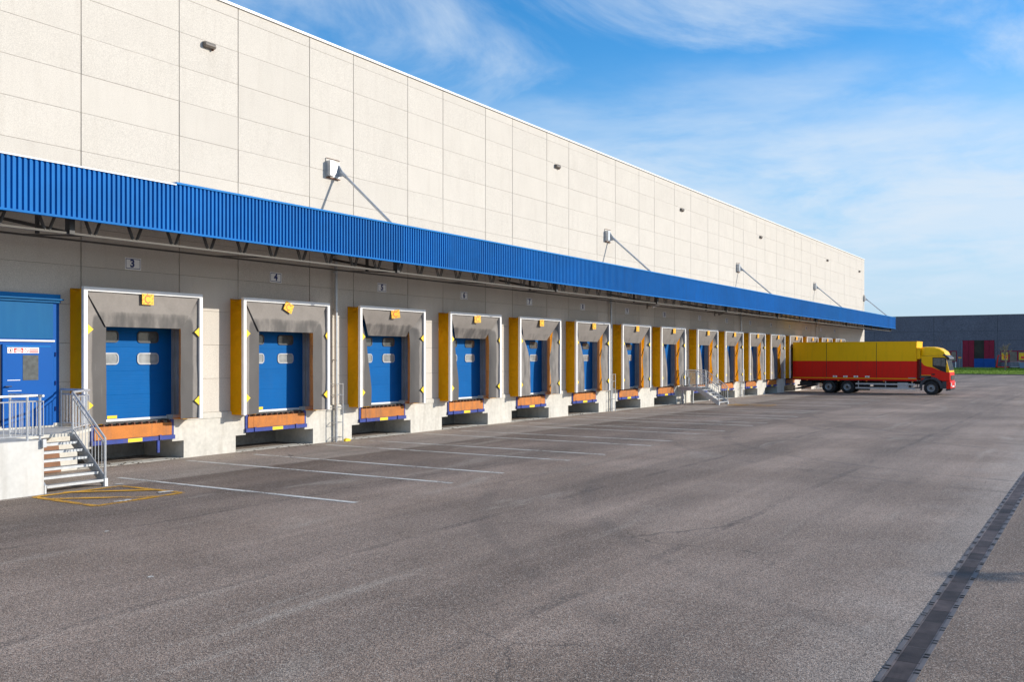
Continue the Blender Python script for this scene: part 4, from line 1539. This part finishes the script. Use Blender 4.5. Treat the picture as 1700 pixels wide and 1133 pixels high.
# glazing
MB().add([(-CB + 0.06, -11.475, 2.60), (CB - 0.06, -11.475, 2.60), (CB - 0.06, -11.815, 1.74), (-CB + 0.06, -11.815, 1.74),
          (-CB + 0.06, -11.45, 2.60), (CB - 0.06, -11.45, 2.60), (CB - 0.06, -11.79, 1.74), (-CB + 0.06, -11.79, 1.74)],
         [(0, 1, 2, 3), (7, 6, 5, 4), (0, 4, 5, 1), (1, 5, 6, 2), (2, 6, 7, 3), (3, 7, 4, 0)]).build('windscreen', 'glass', tr)
for s in (-1, 1):
    a, b = s * CB - 0.012, s * CB + 0.012
    dp = MB().prism([(-10.36, 1.27), (-10.36, 2.72), (-11.26, 2.72), (-11.40, 2.60), (-11.62, 1.6), (-11.62, 1.05), (-11.10, 1.02)], 'x', a, b).build('cab_door', 'cab', tr)
    MB().prism([(-10.46, 2.66), (-11.25, 2.66), (-11.38, 2.56), (-11.45, 2.2), (-11.45, 1.60), (-11.0, 1.72), (-10.46, 2.02)], 'x', b - (0.03 if s < 0 else 0), b + (0.006 if s > 0 else -0.024) + (0.0)).build('window_surround', 'black', dp) if s > 0 else \
        MB().prism([(-10.46, 2.66), (-11.25, 2.66), (-11.38, 2.56), (-11.45, 2.2), (-11.45, 1.60), (-11.0, 1.72), (-10.46, 2.02)], 'x', a - 0.006, a).build('window_surround', 'black', dp)
    y0 = (a - 0.012, a - 0.0062) if s < 0 else (b + 0.0062, b + 0.012)
    MB().prism([(-10.52, 2.60), (-11.0, 2.60), (-11.0, 2.06), (-10.52, 2.10)], 'x', *y0).build('side_window', 'glass', dp)
    MB().prism([(-11.04, 2.60), (-11.24, 2.60), (-11.36, 2.5), (-11.40, 2.0), (-11.04, 2.05)], 'x', *y0).build('side_window', 'glass', dp)
    MB().box(s * (CB + 0.02) - 0.015, s * (CB + 0.02) + 0.015, -10.62, -10.40, 1.42, 1.51).build('door_handle', 'black', dp)
    ar = MB()
    for i in range(12):
        a0, a1 = R(-5 + 190 * i / 12), R(-5 + 190 * (i + 1) / 12)
        pts = [(r_, a_) for r_, a_ in ((0.60, a0), (0.60, a1), (0.78, a1), (0.78, a0))]
        q = [(-10.36 + r_ * math.cos(a_), 0.52 + r_ * math.sin(a_)) for r_, a_ in pts]
        ar.prism(q, 'x', s * 1.17 - 0.09, s * 1.17 + 0.09)
    ar.box(s * 1.17 - 0.09, s * 1.17 + 0.09, -10.36, -9.62, 1.20, 1.36)
    ar.build('wheel_arch', 'grey_plastic', tr)
    MB().box(s * 1.1 - 0.10, s * 1.1 + 0.10, -11.74, -11.10, 0.45, 0.97).box(s * 1.1 - 0.14, s * 1.1 + 0.14, -11.6, -11.15, 0.72, 0.76).build('step_panel', 'grey_plastic', tr)
    mir = MB().box(s * 1.36 - 0.05, s * 1.36 + 0.11, -11.52, -11.40, 2.18, 2.62).build('wing_mirror', 'black', tr)
    bevel(mir, 0.03)
    MB().bar((s * CB, -11.35, 2.66), (s * 1.36, -11.46, 2.60), 0.018).build('mirror_arm', 'black', tr)
    hl = bevel(MB().box(s * 0.98 - 0.2, s * 0.98 + 0.2, -12.0, -11.96, 0.62, 0.86).build('headlight', 'lamp_clear', tr), 0.02)
    MB().box(s * CB - 0.03, s * CB + 0.02, -9.72, -9.66, 1.0, 2.6).build('air_deflector', 'black', tr)
    MB().box(s * 1.16 - 0.04, s * 1.16 + 0.06, -9.74, -9.66, 0.30, 1.15).build('mud_flap', 'black', tr)
bevel(MB().prism([(-11.45, 0.42), (-11.95, 0.46), (-11.98, 0.9), (-11.86, 0.99), (-11.45, 0.97)], 'x', -CB + 0.0, CB - 0.0).build('front_bumper', 'truck_red', tr), 0.05, 3)
MB().box(-0.85, 0.85, -11.94, -11.87, 1.06, 1.38).build('grille', 'black', tr)
MB().box(-0.5, 0.5, -12.0, -11.97, 0.55, 0.65).build('licence_plate', 'sign_white', tr)
MB().prism([(-11.40, 0.30), (-11.90, 0.34), (-11.95, 0.44), (-11.4, 0.419)], 'x', -CB + 0.06, CB - 0.06).build('bumper_spoiler', 'grey_plastic', tr)
MB().box(-1.0, 1.0, -11.2, -9.7, 0.7, 1.1).build('engine_block', 'chassis', tr)
MB().bar((-0.5, -11.05, 3.38), (-0.5, -10.75, 4.15), 0.008, 5).build('antenna', 'black', tr)
MB().box(-CB - 0.0015, -CB + 0.0, -10.35, -9.7, 1.37, 1.41).build('cab_stripe', 'truck_yellow', tr)

# the cab nose is short: pull everything ahead of the doors back towards them
for o in [c_ for c_ in tr.children_recursive if c_.type == 'MESH' and not c_.name.startswith(('wheel', 'rim', 'hub')) or (c_.type == 'MESH' and c_.name.startswith('wheel_arch'))]:
    for v in o.data.vertices:
        if v.co.y < -11.2:
            v.co.y = -11.2 + (v.co.y + 11.2) * 0.58

# ------------------------------------------------------------------ far side: kerb, lawn, slate building
KX = 159.4
MB().box(KX, KX + 0.3, -70, 60, -0.02, 0.13).build('kerb', 'kerb', kind='structure')


def lawn_z(x, y):
    t = min(1, (x - KX - 0.3) / 22)
    return 0.10 + 0.72 * t ** 0.7 + 0.10 * mnoise.noise((x * 0.12, y * 0.10, 0)) * t


lawn = MB().grid(lambda u, v: (KX + 0.301 + 25.0 * u, -68 + 125 * v, lawn_z(KX + 0.301 + 25 * u, -68 + 125 * v)), 20, 60).build('lawn', 'grass', kind='structure')
gb = MB()
rg = random.Random(5)
for i in range(9000):
    x_ = KX + 0.35 + 24 * rg.random() ** 1.2
    y_ = -16 + 26 * rg.random()
    z_ = lawn_z(x_, y_)
    h = rg.uniform(0.05, 0.16)
    w = rg.uniform(0.02, 0.05)
    a = rg.uniform(0, math.pi)
    gb.add([(x_ - w * math.cos(a), y_ - w * math.sin(a), z_ - 0.01), (x_ + w * math.cos(a), y_ + w * math.sin(a), z_ - 0.01), (x_ + rg.uniform(-.05, .05), y_ + rg.uniform(-.05, .05), z_ + h)], [(0, 1, 2)])
go = gb.build('grass_tufts', 'grass', kind='stuff')

BX = 185.0
sb = thing('slate_building', 'dark slate grey industrial building beyond the lawn with maroon doors', 'building', (BX, 0, 0))
bzs = [0.6, 5.60, 7.22, 10.0]
bys = [-45.5, -35.3, -25.2, -15.1, -4.97, 5.25, 15.4, 25.5]
MB().box(0.031, 30, -45.4, 25.4, 0.3, 9.95).build('wall_core', 'grey_plastic', sb)


def slate_panel(y0, y1, z0, z1):
    MB().box(-0.02, 0.03, y0 + 0.025, y1 - 0.025, z0 + 0.022, z1 - 0.022).build('wall_panel', 'slate', sb)


DY0, DY1 = -4.47, 0.58
for i in range(len(bys) - 1):
    for j in range(3):
        y0, y1, z0, z1 = bys[i], bys[i + 1], bzs[j], bzs[j + 1]
        slate_panel(y0, y1, z0, z1)
MB().box(-0.08, 30, -45.5, 25.5, 10.0, 10.08).build('roof_edge', 'jamb', sb)
MB().box(-0.12, -0.022, DY0, DY1, 0.70, 5.60).build('door_recess', 'opening', sb)
for (a, b) in ((-0.40, 0.55), (-1.28, -0.44), (-3.62, -2.86), (-4.44, -3.66)):
    MB().box(-0.20, -0.1205, a, b, 0.70, 5.58).build('door_panel', 'maroon', sb)
for (a, b) in ((-2.82, -1.30), (-4.60, -2.86)):
    MB().box(-0.42, -0.36, a, b, 0.85, 2.42).build('gate_panel', 'royal', sb)
MB().box(-0.22, -0.121, 0.60, 0.70, 0.7, 5.6).build('door_trim', 'bluegrey', sb)
for (y0, y1, k) in ((1.5, 3.4, 2), (-12.0, -5.40, 5)):
    w = MB().box(-0.06, -0.022, y0, y1, 1.82, 3.78).build('window', 'maroon', sb)
    st = (y1 - y0) / k
    for q in range(k):
        o = MB().box(-0.075, -0.0605, y0 + q * st + 0.12, y0 + (q + 1) * st - 0.10, 1.98, 3.62).build('window_pane', 'glass', w)
        if k == 5 and q in (1, 2, 4):
            MB().box(-0.080, -0.0755, y0 + q * st + 0.18, y0 + (q + 1) * st - 0.2, 2.2 + 0.3 * (q % 2), 3.4).build('window_poster', 'tag_yellow', w)
            MB().box(-0.085, -0.0805, y0 + q * st + 0.3, y0 + (q + 1) * st - 0.5, 2.4, 2.8).build('window_poster', 'tag_red', w)
MB().box(-7.5, -0.5, -1.1, 10, 0.0, 0.78).build('loading_plinth', 'plinth', sb)
MB().prism([(-1.1, 0.0), (-1.1, 0.80), (-4.3, 0.80), (-7.0, 0.55), (-7.0, 0.0)], 'x', -7.0, -0.5).build('loading_ramp', 'ramp', sb)
t = thing('small_sign', 'small yellow and red sign on a thin post by the slate building', 'sign', (BX - 2, 0.78, 0.75))
MB().bar((0, 0, 0), (0, 0, 1.7), 0.03).build('sign_post', 'jamb', t)
MB().box(-0.03, -0.01, -0.25, 0.25, 1.72, 1.86).build('sign_face', 'tag_yellow', t)
MB().box(-0.03, -0.01, -0.25, 0.25, 1.861, 1.96).build('sign_face', 'tag_red', t)
t = thing('bollard', 'thin white bollard beside the slate building doors', 'bollard', (BX - 6, 0.95, 0.70))
MB().bar((0, 0, 0), (0, 0, 1.15), 0.06, 8).build('bollard_tube', 'sign_white', t)
MB().bar((0, 0, 1.151), (0, 0, 1.19), 0.07, 8).build('bollard_cap', 'jamb', t)
t = thing('lifting_frame', 'red tubular lifting frame parked beside the slate building', 'machine', (BX - 4.5, -5.7, 0.70))
for s in (-0.5, 0.5):
    MB().beam((s, 0.55, 0.1), (s, 0.25, 2.3), 0.10, 0.10).build('mast', 'truck_red', t)
    MB().beam((s, 0.25, 2.25), (s, -1.5, 2.20), 0.09, 0.09).build('boom', 'truck_red', t)
    MB().beam((s, 0.5, 0.3), (s, -1.4, 0.3), 0.10, 0.12).build('base_beam', 'truck_red', t)
    MB().bar((s - 0.05, 0.5, 0.15), (s + 0.05, 0.5, 0.15), 0.15, 10).build('castor', 'tyre', t)
    MB().bar((s - 0.05, -1.35, 0.15), (s + 0.05, -1.35, 0.15), 0.15, 10).build('castor', 'tyre', t)
MB().box(-0.5, 0.5, -0.2, 0.2, 0.36, 1.1).build('motor', 'grey_plastic', t)
t = thing('trolley', 'dark wire trolley standing below the slate building window', 'trolley', (BX - 4, -7.9, 0.72))
MB().box(-0.4, 0.4, -0.7, 0.7, 0.25, 0.35).build('trolley_deck', 'jamb', t)
m_ = MB()
for i in range(8):
    m_.bar((-0.4, -0.7 + 0.2 * i, 0.35), (-0.4, -0.7 + 0.2 * i, 1.2), 0.02, 5)
m_.bar((-0.4, -0.7, 1.2), (-0.4, 0.7, 1.2), 0.025, 5).build('trolley_rail', 'galv', t)
for a in (-0.6, 0.6):
    MB().bar((-0.35, a, 0.12), (0.35, a, 0.12), 0.12, 8).build('castor', 'tyre', t)
t = thing('skip_container', 'blue grey container against the slate building at the right edge', 'container', (BX - 4, -9.8, 0.72))
bevel(MB().prism([(-1.1, 0.1), (1.1, 0.1), (1.3, 1.1), (-1.3, 1.1)], 'x', -0.6, 0.6).build('container_body', 'bluegrey', t), 0.04)
MB().box(-0.66, 0.66, -1.34, 1.34, 1.05, 1.13).build('container_rim', 'jamb', t)
MB().box(-0.5, 0.5, -1.0, 1.0, 0.0, 0.099).build('container_skid', 'chassis', t)

# bare pollarded tree on the lawn
TX_, TY_ = 172.0, -7.18
tz = lawn_z(TX_, TY_)
tree = thing('bare_tree', 'small bare pollarded tree on the lawn before the slate building', 'tree', (TX_, TY_, tz))
MB_t = MB()


def taper(m, p0, p1, r0, r1, n=8):
    p0, p1 = Vector(p0), Vector(p1)
    d = (p1 - p0).normalized()
    a = d.orthogonal().normalized()
    b = d.cross(a)
    vs = []
    for p, r in ((p0, r0), (p1, r1)):
        for i in range(n):
            t_ = 2 * math.pi * i / n
            vs.append(p + (a * math.cos(t_) + b * math.sin(t_)) * r)
    m.add(vs, [(i, (i + 1) % n, n + (i + 1) % n, n + i) for i in range(n)] + [tuple(range(n, 2 * n))])


taper(MB_t, (0, 0, -0.05), (0.03, -0.04, 1.3), 0.15, 0.11)
taper(MB_t, (0.03, -0.04, 1.28), (0, 0.02, 2.45), 0.11, 0.09)
MB_t.build('trunk', 'bark', tree)
rt = random.Random(11)
crown = MB()
bud = MB()
for (dx, dy, dz, r) in ((0.2, 0.75, 1.1, 0.07), (-0.1, 0.35, 1.55, 0.06), (0.1, -0.15, 1.35, 0.07), (-0.2, -0.5, 1.7, 0.06), (0.1, -0.9, 0.75, 0.055), (0.4, 0.1, 1.2, 0.05)):
    p0, p1 = Vector((0, 0.02, 2.40)), Vector((dx, dy, 2.4 + dz))
    mid = p0.lerp(p1, 0.5) + Vector((rt.uniform(-.1, .1), rt.uniform(-.1, .1), -0.08))
    taper(crown, p0, mid, r * 1.2, r)
    taper(crown, mid, p1, r, r * 0.7)
    for k in range(9):
        q = mid.lerp(p1, rt.uniform(0.2, 1.0))
        e = q + Vector((rt.uniform(-.3, .3), rt.uniform(-.4, .4), rt.uniform(0.05, .45)))
        taper(crown, q, e, 0.022, 0.008, 5)
        for z_ in range(3):
            c_ = q.lerp(e, rt.uniform(0.4, 1.0))
            bud.cbox(c_, (0.05, 0.05, 0.05), Matrix.Rotation(rt.uniform(0, 3), 3, 'X'))
crown.build('crown', 'bark', tree)
bud.build('buds', 'bud', tree, kind='stuff')

# ------------------------------------------------------------------ lamp post outside the frame
MB().bar((0, 0, 0), (0, 0, 7.87), 0.085, 12).bar((0, 0, 0), (0, 0, 0.6), 0.15, 12).build('post', 'galv', lp)
MB().box(-0.14, 0.14, -0.55, 0.10, 7.87, 7.97).build('lamp_head', 'mud', lp)

# ------------------------------------------------------------------ litter
lt = MB()
rl_ = random.Random(3)
for n in (3, 4, 5, 6, 7, 8):
    for k in range(46):
        x_ = DOCK[n] + rl_.uniform(-1.6, 1.6)
        y_ = rl_.choice([rl_.uniform(-0.5, 0.7), rl_.gauss(0.0, 0.15)])
        s_ = rl_.uniform(0.012, 0.045)
        a = rl_.uniform(0, 6.3)
        z_ = 0.016
        lt.add([(x_ + s_ * math.cos(a), y_ + s_ * math.sin(a), z_), (x_ - s_ * .6 * math.sin(a), y_ + s_ * .6 * math.cos(a), z_ + s_ * .5),
                (x_ - s_ * math.cos(a), y_ - s_ * math.sin(a), z_), (x_ + s_ * .5 * math.sin(a), y_ - s_ * .5 * math.cos(a), z_ + s_ * .3)], [(0, 1, 2, 3)])
lt.build('leaf_litter', 'leaf_litter', kind='stuff')
yb = tag(MB().prism([(0, 0), (0.22, -0.02), (0.26, 0.05), (0.12, 0.09), (0.02, 0.06)], 'y', -0.06, 0.05).build('yellow_wrapper', 'yellow_mark', None, (23.05, -0.25, 0.005)), 'crumpled yellow wrapper on the ground beside the downpipe guard', 'litter')
